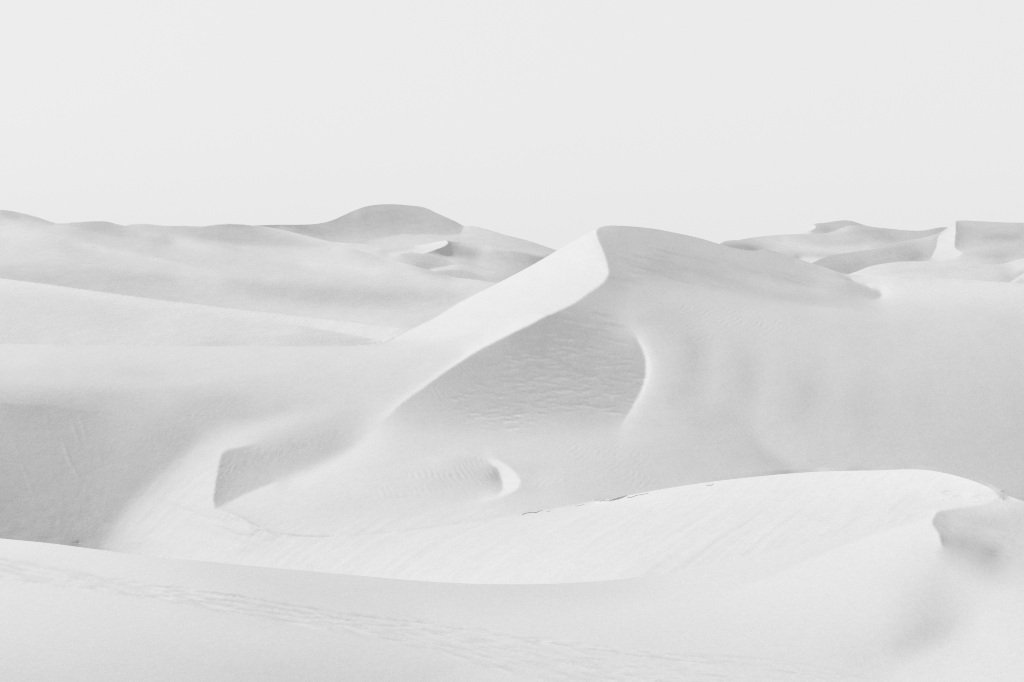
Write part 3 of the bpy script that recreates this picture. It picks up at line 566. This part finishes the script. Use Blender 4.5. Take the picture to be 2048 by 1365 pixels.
def solve_layer(layer,sc,T,xs,ys,lab,vis,lev=0,init=None,gn=5,cg=80,verbose=True,L0=None):
    d=sc/F
    if L0 is None:
        L0=prior(layer,xs,ys,lab); ax,ay=links_of(layer,lab)
        for _ in range(80 if layer['name']=='M' else 0):
            o=np.zeros_like(L0); a=ax*(L0[:,1:]-L0[:,:-1]); o[:,:-1]+=a; o[:,1:]-=a; a=ay*(L0[1:]-L0[:-1]); o[:-1]+=a; o[1:]-=a; o[0]=o[-1]=0; o[:,0]=o[:,-1]=0
            # keep the ramp across broken seams: cancel the one-sided pull there
            by=ay==0; o[:-1][by]=0; o[1:][by]=0; L0=L0+.24*o
    h,w=L0.shape
    if init is None and min(h,w)>40 and lev<4:
        ys2,xs2=ys[::2],xs[::2]
        c=solve_layer(layer,sc*2,T[::2,::2],xs2,ys2,lab[::2,::2],vis[::2,::2],lev+1,None,gn,cg,verbose,L0[::2,::2])
        dl=c-L0[::2,::2]
        up=np.zeros((h,w))
        yy=np.clip(np.arange(h)/2,0,dl.shape[0]-1.0001); xx=np.clip(np.arange(w)/2,0,dl.shape[1]-1.0001)
        i=yy.astype(int);j=xx.astype(int);fy=(yy-i)[:,None];fx=(xx-j)[None]
        ii=np.minimum(i+1,dl.shape[0]-1);jj=np.minimum(j+1,dl.shape[1]-1)
        lc=lab[::2,::2]
        num=0;den=0
        for (a,b,ww) in ((i,j,(1-fy)*(1-fx)),(i,jj,(1-fy)*fx),(ii,j,fy*(1-fx)),(ii,jj,fy*fx)):
            ok=((grp(layer,lc)[a][:,b]==grp(layer,lab)))*ww+1e-9; num=num+ok*dl[a][:,b]; den=den+ok
        delta=num/den
    else: delta=np.zeros((h,w)) if init is None else init
    # block masks
    same=~breaks(layer,lab)[2]
    W=same*(vis[1:,1:]*1.*vis[:-1,:-1]*vis[1:,:-1]*vis[:-1,1:])*1.0
    W=W+same*(1-W)*(.004 if layer['name']=='M' else .05)
    Tb=lin((T[1:,1:]+T[:-1,1:]+T[1:,:-1]+T[:-1,:-1])/4)
    u=((xs[1:]+xs[:-1])/2-CX)[None]/F; s=-(((ys[1:]+ys[:-1])/2-HOR)/F)[:,None]
    lx,ly=links_of(layer,lab)
    q0l=np.maximum(-(L0[1:]-L0[:-1])/d,2.)  # on vertical links (row j->j+1); L decreases downward
    q0b=(q0l[:,1:]+q0l[:,:-1])/2
    q0x=np.vstack([q0l[:1],(q0l[1:]+q0l[:-1])/2,q0l[-1:]]); q0x=(q0x[:,1:]+q0x[:,:-1])/2
    wx=lx*LP/(q0x*d)**2; wy=ly*LQ*.25/(q0l*d)**2
    q0c=np.vstack([q0l[:1],(q0l[1:]+q0l[:-1])/2,q0l[-1:]]); wl=LS/(q0c*d)**2
    if layer['name']=='M' and lev<2 and 'fine' in layer: wl=wl*(.12+.88*np.exp(-layer['fine'][::2**lev,::2**lev]/.6))
    # a seam in the mesh of links marks where curvature is free
    def Lap(f):
        o=np.zeros((h,w)); a=lx*(f[:,1:]-f[:,:-1]); o[:,:-1]+=a; o[:,1:]-=a; a=.5*ly*(f[1:]-f[:-1]); o[:-1]+=a; o[1:]-=a; return o
    w0=1e-3*LP*np.ones((h,w))
    def Dp(f): return ((f[1:,1:]+f[:-1,1:])-(f[1:,:-1]+f[:-1,:-1]))/(2*d)
    def Dq(f): return -((f[1:,1:]+f[1:,:-1])-(f[:-1,1:]+f[:-1,:-1]))/(2*d)
    def DT(gp,gq):
        r=np.zeros((h,w)); gp=gp/(2*d); gq=gq/(2*d)
        r[1:,1:]+=gp-gq; r[:-1,1:]+=gp+gq; r[1:,:-1]+=-gp-gq; r[:-1,:-1]+=-gp+gq
        return r
    QM=.2  # q floor fraction barrier
    def energy(dl):
        Lc=L0+dl; p=Dp(Lc); q=Dq(Lc); I,_,_=shade(p,q,u,s)
        e=(W*(I-Tb)**2).sum()+(wx*(dl[:,1:]-dl[:,:-1])**2).sum()+(wy*(dl[1:]-dl[:-1])**2).sum()+(w0*dl**2).sum()
        e+=(wl*Lap(dl)**2).sum(); b=np.minimum(q/q0b-QM,0); return e+(4*same*b*b).sum(),I,b
    e0,I,_=energy(delta)
    for g in range(gn if lev>0 else gn):
        Lc=L0+delta; p=Dp(Lc); q=Dq(Lc); I,Ip,Iq=shade(p,q,u,s)
        r=I-Tb; b=np.minimum(q/q0b-QM,0); bm=same*(b<0)*4
        def A(f):
            jp=Ip*Dp(f)+Iq*Dq(f); jb=Dq(f)/q0b
            o=DT(W*jp*Ip,W*jp*Iq+bm*jb/q0b)+w0*f
            a=wx*(f[:,1:]-f[:,:-1]); o[:,1:]+=a; o[:,:-1]-=a
            a=wy*(f[1:]-f[:-1]); o[1:]+=a; o[:-1]-=a
            return o+Lap(wl*Lap(f))
        a=wx*(delta[:,1:]-delta[:,:-1]); grad=DT(W*r*Ip,W*r*Iq+bm*b/q0b)+w0*delta
        grad[:,1:]+=a; grad[:,:-1]-=a; a=wy*(delta[1:]-delta[:-1]); grad[1:]+=a; grad[:-1]-=a; grad+=Lap(wl*Lap(delta))
        dg=w0.copy(); B=(W*(Ip**2+Iq**2)+bm/q0b**2)/(4*d*d)*1.0
        for sl in ((slice(1,None),slice(1,None)),(slice(None,-1),slice(1,None)),(slice(1,None),slice(None,-1)),(slice(None,-1),slice(None,-1))): dg[sl]+=B
        dg[:,1:]+=wx; dg[:,:-1]+=wx; dg[1:]+=wy; dg[:-1]+=wy; dg+=11*wl
        x=np.zeros((h,w)); rr=-grad; z=rr/dg; pp=z.copy(); rz=(rr*z).sum()
        for k in range(cg):
            Ap=A(pp); al=rz/((pp*Ap).sum()+1e-300); x+=al*pp; rr-=al*Ap; z=rr/dg; r2=(rr*z).sum(); pp=z+r2/(rz+1e-300)*pp; rz=r2
        st=1.
        for _ in range(6):
            e1,I1,_=energy(delta+st*x)
            if e1<e0: break
            st*=.5
        if e1>=e0 and lev>0: break
        if e1<e0: delta=delta+st*x
        done=(e0-e1)<2e-3*e0; e0=min(e0,e1)
        if done and lev>0: break
        if lev==0 and g==gn-3: Tb=Tb+1.0*np.clip(Tb-I1,-.07,.07); e0,_,_=energy(delta)
    if verbose:
        rms=np.sqrt((W*(srgb(I1)-srgb(Tb))**2).sum()/W.sum()); print(layer['name'],'lev',lev,(h,w),'E',round(e0,4),'rms gray',round(rms,2))
    return L0+delta if lev else local_smooth(layer,L0+delta,xs,ys,lab,sc)
def extend(Lf,keep,it=300):
    "smoothly continue field beyond keep mask (gradient-continuing: biharmonic-ish via inpainting of slope)"
    return Lf
def apply_h(Lf,hgt,ys,sc):
    q=np.clip(-np.gradient(Lf,axis=0)/(sc/F),2,12); out=Lf-hgt*q/np.exp(Lf)
    dmin=.3*np.maximum(Lf[:-1]-Lf[1:],2*sc/F)
    for j in range(len(out)-2,-1,-1): out[j]=np.maximum(out[j],out[j+1]+dmin[j])
    return out
def detail_main(Lf,xs,ys,sc,lab):
    x=np.broadcast_to(xs[None],Lf.shape); y=np.broadcast_to(ys[:,None],Lf.shape)
    S=Lf.copy()
    D=np.exp(S); X=(x-CX)/F*D; Y=D; h=np.zeros_like(D)
    far=(lab==0); slip=(lab==1); near=(lab==2)
    # broad faint unevenness everywhere
    h+=.03*fbm(X/9,Y/14,2,3)*np.clip(D/200,.3,1.5)
    # wind ripples in patches
    def rip(m,lam,ang,amp,seed):
        c,s=math.cos(math.radians(ang)),math.sin(math.radians(ang)); w=.45*fbm(X/5,Y/10,2,seed)
        return .7*m*amp*np.sin(2*math.pi*((X*c+Y*s)/lam+1.3*w))*np.clip(.35+1.1*gnoise(X/3,Y/5,seed+5),0,1.2)
    h+=rip(blob(x,y,[(900,955,110,28,-8,1),(960,930,50,16,-5,1),(800,985,60,16,-5,.6)])*far,.95,12,.035,31)
    h+=rip(blob(x,y,[(1200,905,110,26,8,.9),(1260,950,60,20,15,.8),(1110,960,60,20,0,.4)])*far,1.1,-15,.035,37)
    h+=rip(blob(x,y,[(930,745,50,22,-35,1),(880,790,50,25,-35,.7)])*far,1.0,30,.035,41)
    h+=rip(blob(x,y,[(452,960,22,55,8,1),(520,915,60,22,-15,.4),(600,895,70,18,-15,.4)]),.62,-3,.020,43)
    h+=blob(x,y,[(460,960,40,55,8,1),(520,915,70,24,-15,1),(610,890,90,20,-15,1)])*.022*fbm(X/.8,Y/1.8,2,44)
    h+=rip(blob(x,y,[(1560,925,38,18,30,1),(1450,850,80,25,15,.5),(1480,900,60,25,20,.5),(1360,850,50,20,0,.4)])*far,1.0,20,.05,47)
    h+=rip(blob(x,y,[(1450,635,130,20,8,1),(1380,660,70,20,20,.7),(1550,650,80,25,0,.5)])*far,1.5,-30,.045,53)
    h+=rip(blob(x,y,[(350,870,50,20,20,.8),(250,850,60,14,10,.5)])*far,.9,10,.012,59)
    h+=blob(x,y,[(400,835,55,16,-8,1),(210,785,120,16,5,.6),(450,803,80,7,0,.8),(340,880,60,26,0,.7)])*far*.022*fbm(X/.9,Y/2.2,2,61)
    # steep dark wall at the left: faint runnels down the slope
    m=blob(x,y,[(100,940,170,125,0,1)])*(lab<2)
    h+=m*(.015*np.clip(fbm((X+.28*Y)/2.6,(Y-.3*X)/12,3,67)*(.3+gnoise(X/8,Y/10,68)),-.1,1))
    h+=blob(x,y,[(120,1050,180,50,0,1),(190,1010,50,50,0,.7)])*(lab<2)*.015*fbm(X/1.5,Y/2.5,2,71)
    # the slip face: sand streaks running down its fall line (down and to the left)
    m=np.where(slip,1.,0)*np.clip((1950-x)/120,0,1)*np.clip((y-topline(brinkB,xs)[None])/6,0,1)
    m=m*np.clip(1.25-(x-1300)/700,0.0,1)+np.where(slip,.0,0)
    m=np.maximum(m*np.clip((1.2-blob(x,y,[(700,1000,230,52,-6,1.4)])),0,1)*np.clip((x-400)/80,0,1),blob(x,y,[(340,1010,100,75,-40,1),(420,930,45,40,-40,.8)]))
    m=m*(~near)
    c,s=STREAK; a=(X*c+Y*s); b=(-X*s+Y*c)
    h+=m*((.030*fbm(b/1.5,a/30,2,73,.6)+.060*fbm(b/4.5,a/40,2,79)))*(.6+.8*gnoise(b/9,a/60,80))
    return apply_h(Lf,h,ys,sc)
STREAK=(-.46,-.888)
DETAIL_M=detail_main
def detail_far(amp,lx,ly,seed):
    def f(Lf,xs,ys,sc):
        D=np.exp(Lf); X=(xs[None]-CX)/F*D; return apply_h(Lf,amp*fbm((X+.1*D)/lx,D/ly,3,seed,.55),ys,sc)
    return f
# ---------------------------------------------------------------- material
def sand_material(name,sc=1.0,bump=1.0,alb=None):
    alb=alb or ALB
    m=bpy.data.materials.new(name); m.use_nodes=True; t=m.node_tree; b=t.nodes['Principled BSDF']
    b.inputs['Roughness'].default_value=0.95; b.inputs['Specular IOR Level'].default_value=0.0
    geo=N(t,'ShaderNodeNewGeometry')
    n1=N(t,'ShaderNodeTexNoise'); n1.inputs['Scale'].default_value=.7/sc; n1.inputs['Detail'].default_value=8; n1.inputs['Roughness'].default_value=.8
    
    t.links.new(geo.outputs['Position'],n1.inputs['Vector'])
    r=N(t,'ShaderNodeMapRange'); r.inputs['From Min'].default_value=.3; r.inputs['From Max'].default_value=.7; r.inputs['To Min'].default_value=alb*.965; r.inputs['To Max'].default_value=alb*1.035
    t.links.new(n1.outputs['Fac'],r.inputs['Value'])
    c=N(t,'ShaderNodeCombineColor'); 
    for k in range(3): t.links.new(r.outputs[0],c.inputs[k])
    t.links.new(c.outputs[0],b.inputs['Base Color'])
    bp=N(t,'ShaderNodeBump'); bp.inputs['Strength'].default_value=1.0*bump; bp.inputs['Distance'].default_value=.10*sc
    # wind streaks: the same sand raked into long faint ridges
    mp=N(t,'ShaderNodeMapping'); mp.inputs['Rotation'].default_value=(0,0,math.radians(35)); mp.inputs['Scale'].default_value=(.9/sc,.10/sc,.3/sc)
    n2=N(t,'ShaderNodeTexNoise'); n2.inputs['Scale'].default_value=1.0; n2.inputs['Detail'].default_value=4; n2.inputs['Roughness'].default_value=.6
    t.links.new(geo.outputs['Position'],mp.inputs['Vector']); t.links.new(mp.outputs[0],n2.inputs['Vector'])
    b2=N(t,'ShaderNodeBump'); b2.inputs['Strength'].default_value=1.0; b2.inputs['Distance'].default_value=.02*sc
    t.links.new(n2.outputs['Fac'],b2.inputs['Height']); t.links.new(b2.outputs[0],bp.inputs['Normal'])
    t.links.new(n1.outputs['Fac'],bp.inputs['Height']); t.links.new(bp.outputs[0],b.inputs['Normal'])
    return m
# ---------------------------------------------------------------- meshes
def bil(Fd,xs,ys,sc,X,Y):
    fi=np.clip((Y-ys[0])/sc,0,Fd.shape[0]-1.0001); fj=np.clip((X-xs[0])/sc,0,Fd.shape[1]-1.0001)
    i=fi.astype(int); j=fj.astype(int); a=fi-i; b=fj-j
    return (Fd[i,j]*(1-b)+Fd[i,j+1]*b)*(1-a)+(Fd[i+1,j]*(1-b)+Fd[i+1,j+1]*b)*a
def lattice_normals(P):
    du=np.gradient(P,axis=1); dv=np.gradient(P,axis=0); n=np.cross(dv,du)
    n/=np.linalg.norm(n,axis=2)[...,None]+1e-12; n[n[...,2]<0]*=-1
    return n
def grid_mesh(name,P,Nrm,mat,label):
    r,c,_=P.shape; v=P.reshape(-1,3).astype(np.float32)
    a=(np.arange(r-1)[:,None]*c+np.arange(c-1)[None]).ravel()
    q=np.stack([a,a+c,a+c+1,a+1],1).astype(np.int32)     # rows run from far to near: counter-clockwise seen from above
    me=bpy.data.meshes.new(name); me.vertices.add(len(v)); me.vertices.foreach_set('co',v.ravel())
    me.loops.add(q.size); me.loops.foreach_set('vertex_index',q.ravel())
    me.polygons.add(len(q)); me.polygons.foreach_set('loop_start',np.arange(0,q.size,4,dtype=np.int32))
    me.polygons.foreach_set('use_smooth',np.ones(len(q),bool)); me.update(calc_edges=True); me.validate()
    if Nrm is not None: me.normals_split_custom_set_from_vertices(Nrm.reshape(-1,3).tolist())
    me.materials.append(mat)
    o=bpy.data.objects.new(name,me); scene.collection.objects.link(o)
    o['kind']='structure'; o['label']=label; o['category']='sand dune'
    return o
def place(X,Y,Lf):
    D=np.exp(Lf); return np.stack([(X-CX)/F*D,D,CAMH-(Y-HOR)/F*D],-1)
def skirt(Pt,n,length,drop):
    "the far side of a dune: from its skyline Pt (columns) away from the camera, always below the line of sight"
    d=Pt[:,:2]/np.linalg.norm(Pt[:,:2],axis=1)[:,None]; R=np.linalg.norm(Pt[:,:2],axis=1); sl=(Pt[:,2]-CAMH)/R
    t=length*(np.arange(1,n+1)/n)**2; soft=length*.06; out=[]
    for a in t:
        z=Pt[:,2]+sl*a-drop*a*a/(a+soft)
        out.append(np.c_[Pt[:,:2]+d*a,z])
    return np.array(out[::-1])
def side_cols(xs,lo,hi,step=40):
    a=np.arange(lo,xs[0]-step*.5,step); b=np.arange(xs[-1]+step,hi+1,step)
    return np.r_[a,xs,b]
def field_normals(Lf,xs,ys,sc):
    d=sc/F; p=((Lf[1:,1:]+Lf[:-1,1:])-(Lf[1:,:-1]+Lf[:-1,:-1]))/(2*d); q=-((Lf[1:,1:]+Lf[1:,:-1])-(Lf[:-1,1:]+Lf[:-1,:-1]))/(2*d)   # at cell centres
    u=(((xs[1:]+xs[:-1])/2-CX)/F)[None]; s=-(((ys[1:]+ys[:-1])/2-HOR)/F)[:,None]
    n=np.stack([p,-1-u*p-s*q,q],-1); return n/np.linalg.norm(n,axis=2)[...,None]
def build_layer(n,name,label,below,mat,skl,drop,lo=-1400,hi=3450,ext=70,detail=None,back=.08,left_only=False):
    lay=L[n]; sc=SC[n]; xs,ys,lab,T=tmap(lay,sc); vis=visible_mask(lay,xs,ys)
    Lf=solve_layer(lay,sc,T,xs,ys,lab,vis,verbose=False)
    if detail is not None: Lf=detail(Lf,xs,ys,sc)
    x0=max(xs[0],TOPS[n][0][0]); x1=min(xs[-1],TOPS[n][-1][0]); cols=np.arange(x0,x1+.01,sc)
    cols=side_cols(cols,lo if x0<=-20 else x0,hi if x1>=2060 else x1)
    top=topline(TOPS[n],cols); bot=np.full(len(cols),1e9)
    for o in below: bot=np.minimum(bot,topline_ext(o,cols))
    bot=np.maximum(np.minimum(bot,ys[-1])+ext,top+ext)
    m=int(np.ceil((bot-top).max()/sc)); t=np.linspace(0,1,m)[:,None]
    Y=top[None]*(1-t)+bot[None]*t; X=np.broadcast_to(cols[None],Y.shape)
    edge=np.full(len(cols),1e9)
    for o in below: edge=np.minimum(edge,topline_ext(o,cols))
    edge=np.maximum(edge+6,top+6)[None]; Yc=np.minimum(Y,edge)
    P=place(X,Y,bil(Lf,xs,ys,sc,X,Yc)-back*(1-np.exp(-8*(Y-Yc)/F/back)))
    Nm=bil3(field_normals(Lf,xs,ys,sc),xs,ys,sc,X,Y); P=np.vstack([skirt(P[0],14,skl,drop),P]); Nn=lattice_normals(P); seen=np.vstack([np.zeros((14,len(cols)),bool),(Y<=edge)&(cols>=xs[0])[None]&(cols<=xs[-1])[None]])
    Nn=np.where(seen[...,None],np.vstack([Nn[:14],Nm]),Nn)
    return grid_mesh(name,P,Nn,mat,label)
SCAR_SHADES=[[(1043.7,1031,1.6),(1048,1028,1.6),(1055,1026.3,1.5),(1065,1025,1.6),(1072,1025.5,2.2),(1078,1023,1.6),(1085.5,1021.4,1)],
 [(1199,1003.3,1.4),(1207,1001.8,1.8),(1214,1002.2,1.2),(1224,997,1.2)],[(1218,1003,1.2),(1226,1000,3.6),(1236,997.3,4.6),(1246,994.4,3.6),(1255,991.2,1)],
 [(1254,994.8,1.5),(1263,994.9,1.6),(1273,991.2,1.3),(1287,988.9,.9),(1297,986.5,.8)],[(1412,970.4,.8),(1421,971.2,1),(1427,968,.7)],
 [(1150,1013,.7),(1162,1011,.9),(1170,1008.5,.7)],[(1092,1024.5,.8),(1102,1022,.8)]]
def build_main(detail=None):
    lay=L['M']; sc=SC['M']; xs,ys,lab,T=tmap(lay,sc); vis=visible_mask(lay,xs,ys)
    Lf=solve_layer(lay,sc,T,xs,ys,lab,vis,verbose=False)
    if detail is not None: Lf=detail(Lf,xs,ys,sc,lab)
    h,w=Lf.shape; d=sc/F; hard=[(xs>XCUT_B),(xs<=XCUT_G)]
    def extend(A,first,cols_,up,lo_,hi_):
        "carry a sheet on past its open edge; up=True: upwards from row first-1"
        B=A.copy(); B0=A.copy(); m_=np.zeros(A.shape,bool)
        for c in np.nonzero(cols_)[0]:
            k=int(first[c]); n_=3 if up and xs[c]>1955 else 8; w_=4 if n_==3 else 14; sl_=slice(max(c-w_,0),c+w_+1); s0=first[sl_].astype(int); cc=np.arange(sl_.start,sl_.start+len(s0))
            k0=s0+3 if up else s0-4
            qm=np.median(B0[k0,cc]-B0[k0+n_,cc])/n_/d if up else np.median(B0[k0-n_-1,cc]-B0[k0-1,cc])/n_/d
            if up:      # valid rows are >= k
                k+=3; a_=np.arange(k,0,-1); B[:k,c]=B[k,c]+d*(np.clip(qm,lo_,hi_)*np.minimum(a_,6)+np.clip(qm,2.5,5)*np.maximum(a_-6,0)); m_[:k,c]=True
            else:       # valid rows are < k
                k-=4; a_=np.arange(1,h-k+1); B[k:,c]=B[k-1,c]-d*(np.clip(qm,lo_,hi_)*np.minimum(a_,7)+np.clip(qm,2.5,4.5)*np.maximum(a_-7,0)); m_[k:,c]=True
        for _ in range(30):
            C_=B.copy(); C_[:,1:-1]=.5*B[:,1:-1]+.25*(B[:,2:]+B[:,:-2]); B=np.where(m_,C_,B)
        return B
    kb=np.argmax(lab>=1,axis=0); kg=np.argmax(lab>=2,axis=0)
    A0=extend(Lf,kb,hard[0],False,.8,8)                         # plateau and crest
    A1=extend(Lf,kb,hard[0],True,1,12); A1=extend(A1,kg,hard[1],False,.8,8)   # slip face
    A2=extend(Lf,kg,hard[1],True,1,12)                            # foreground
    A2[:,~hard[1]]=A1[:,~hard[1]]; A0[:,~hard[0]]=np.where(lab[:,~hard[0]]<1,A0[:,~hard[0]],A1[:,~hard[0]])
    N0,N1,N2=[field_normals(a,xs,ys,sc) for a in (A0,A1,A2)]
    cols=side_cols(xs,-1400,3450); top=topline(top_M,cols); seam=topline(seamG,cols); br=np.minimum(topline(brinkB,cols),seam-.3); botm=np.full(len(cols),ys[-1]-1)
    e=np.array([3,8,16,28,45,70.])[:,None]
    def strip_(y0,y1,m,A,Nf):
        t=np.linspace(0,1,m)[:,None]; Y=y0[None]*(1-t)+y1[None]*t; X=np.broadcast_to(cols[None],Y.shape)
        return place(X,Y,bil(A,xs,ys,sc,X,Y)),bil3(Nf,xs,ys,sc,X,Y)
    def below(A,B,y0):
        Ye=y0[None]+e; Xe=np.broadcast_to(cols[None],Ye.shape)
        return place(Xe,Ye,np.maximum(bil(A,xs,ys,sc,Xe,Ye),bil(B,xs,ys,sc,Xe,Ye)+.0006*e))
    def put(name,parts,Nm,i0,mat,label):
        P=np.vstack(parts); Nn=lattice_normals(P); Nn[i0:i0+len(Nm)]=Nm
        return grid_mesh(name,P,Nn,mat,label)
    Pu,Nu=strip_(top,br,int(560/sc),A0,N0); Ps,Ns=strip_(br,seam,int(200/sc)+20,A1,N1); Pg,Ng=strip_(seam,botm,int(360/sc)+10,A2,N2)
    jb=cols<=XCUT_B+1; jg=cols>XCUT_G+1
    Ps[0][jb]=Pu[-1][jb]; Ns[0][jb]=Nu[-1][jb]; Pg[0][jg]=Ps[-1][jg]; Ng[0][jg]=Ns[-1][jg]
    put('main_dune',[skirt(Pu[0],18,150,.5),Pu,below(A0,A1,br)],Nu,18,MAT_MAIN,'great pale dune with a sharp curving crest and bright left face')
    slip=put('slip_face',[skirt(Ps[0],12,40,.45),Ps,below(A1,A2,seam)],Ns,12,MAT_MAIN,'long bright crescent slip face at the foot of the great dune')
    for pts in SCAR_SHADES:                                            # crust torn open near the lip, shade in the slits painted as dark ribbons
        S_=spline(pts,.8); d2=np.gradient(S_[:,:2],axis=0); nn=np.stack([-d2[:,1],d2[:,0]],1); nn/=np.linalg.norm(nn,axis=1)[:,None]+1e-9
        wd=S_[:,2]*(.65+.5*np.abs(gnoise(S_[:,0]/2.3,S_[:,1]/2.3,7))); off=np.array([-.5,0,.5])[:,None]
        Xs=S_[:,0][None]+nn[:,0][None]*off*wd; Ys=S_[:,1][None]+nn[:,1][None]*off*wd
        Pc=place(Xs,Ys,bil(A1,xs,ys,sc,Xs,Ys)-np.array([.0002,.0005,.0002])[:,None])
        o=grid_mesh('scar_shade',Pc,None,MAT_SLIT_SHADE,''); o.parent=slip
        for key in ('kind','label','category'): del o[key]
    Pb=Pg[-1]; ext=[]                                            # on towards and under the photographer
    for k in range(1,26):
        f=1-k/26*.985; z0=Pb[:,2]; rr=Pb[:,1]*f
        tt=np.clip(1-rr/62,0,1); z=z0*(1-tt)+(CAMH-1.7)*tt*tt*(3-2*tt)
        ext.append(np.c_[Pb[:,0]*(f**.5),rr,z])
    put('foreground_dune',[skirt(Pg[0],16,60,.42),Pg,np.array(ext)],Ng,16,MAT_FORE,'smooth pale sand slope in front crossed by a band of faint parallel tracks')
def bil3(Nf,xs,ys,sc,X,Y):
    o=np.stack([bil(Nf[...,k],xs+sc/2,ys+sc/2,sc,X,Y) for k in range(3)],-1); return o/np.linalg.norm(o,axis=2)[...,None]
t0=time.time()
MAT_SLIT_SHADE=sand_material('slit_shade_sand',1.0,1.0,.2); MAT_MAIN=sand_material('pale_sand',1.0); MAT_FORE=sand_material('fine_sand',.5); MAT_FAR=sand_material('distant_sand',4.0)  # the slit ribbons get a darker albedo in place of shade
build_main(DETAIL_M)
build_layer('D','sand_ridge','low dune ridge with a bright straight crest behind the left plain',['M'],MAT_FAR,120,.4,ext=150,back=.03,hi=1000,detail=detail_far(.10,30,40,201))
build_layer('C','dune_field','broad rolling dune slope along the left skyline',['D','M'],MAT_FAR,260,.4,ext=220,hi=1400,detail=detail_far(.25,45,60,211))
build_layer('B','small_dune','low hummocky dunes with a bright little slip face left of the great crest',['C','M'],MAT_FAR,200,.35,ext=110,back=.05,detail=detail_far(.18,25,35,221))
build_layer('A','far_dune','distant rounded grey dune, highest on the skyline, left of the great crest',['B','C','M'],MAT_FAR,500,.4,ext=120,detail=detail_far(.5,45,60,231))
build_layer('F4','low_dune','bright low dune just behind the right shoulder of the great dune',['M'],MAT_FAR,120,.35,ext=150,detail=detail_far(.08,25,40,241))
build_layer('F3','crested_dune','distant dune with a bright triangular face, far right',['F4','M'],MAT_FAR,250,.4,ext=120,detail=detail_far(.15,25,40,251))
build_layer('F2','wavy_dune','distant wavy dune on the right skyline',['F3','F4','M'],MAT_FAR,300,.35,ext=110,back=.04,detail=detail_far(.25,30,50,261))
build_layer('F1','far_dune','farthest dune peak on the right skyline with a bright left edge',['F2','F3'],MAT_FAR,500,.4,ext=80,detail=detail_far(.3,35,60,271))
# desert floor to the horizon, lying low under every dune
me=bpy.data.meshes.new('sand_ground'); R=[60,300,900,2500,8000,40000]; vv=[]; ff=[]
for r in R:
    for k in range(48): vv.append((r*math.cos(k*math.pi/24),r*math.sin(k*math.pi/24),-45.0))
for i in range(len(R)-1):
    for k in range(48): k2=(k+1)%48; ff.append((i*48+k,(i+1)*48+k,(i+1)*48+k2,i*48+k2))
vv.append((0,0,-45.0))
for k in range(48): ff.append((len(vv)-1,k,(k+1)%48))
me.from_pydata(vv,[],ff); me.update(); me.materials.append(MAT_FAR)
g=bpy.data.objects.new('sand_ground',me); scene.collection.objects.link(g); g['kind']='structure'; g['label']='flat pale desert floor beneath and beyond the dunes'; g['category']='ground'
print('terrain built in',round(time.time()-t0,1),'s')
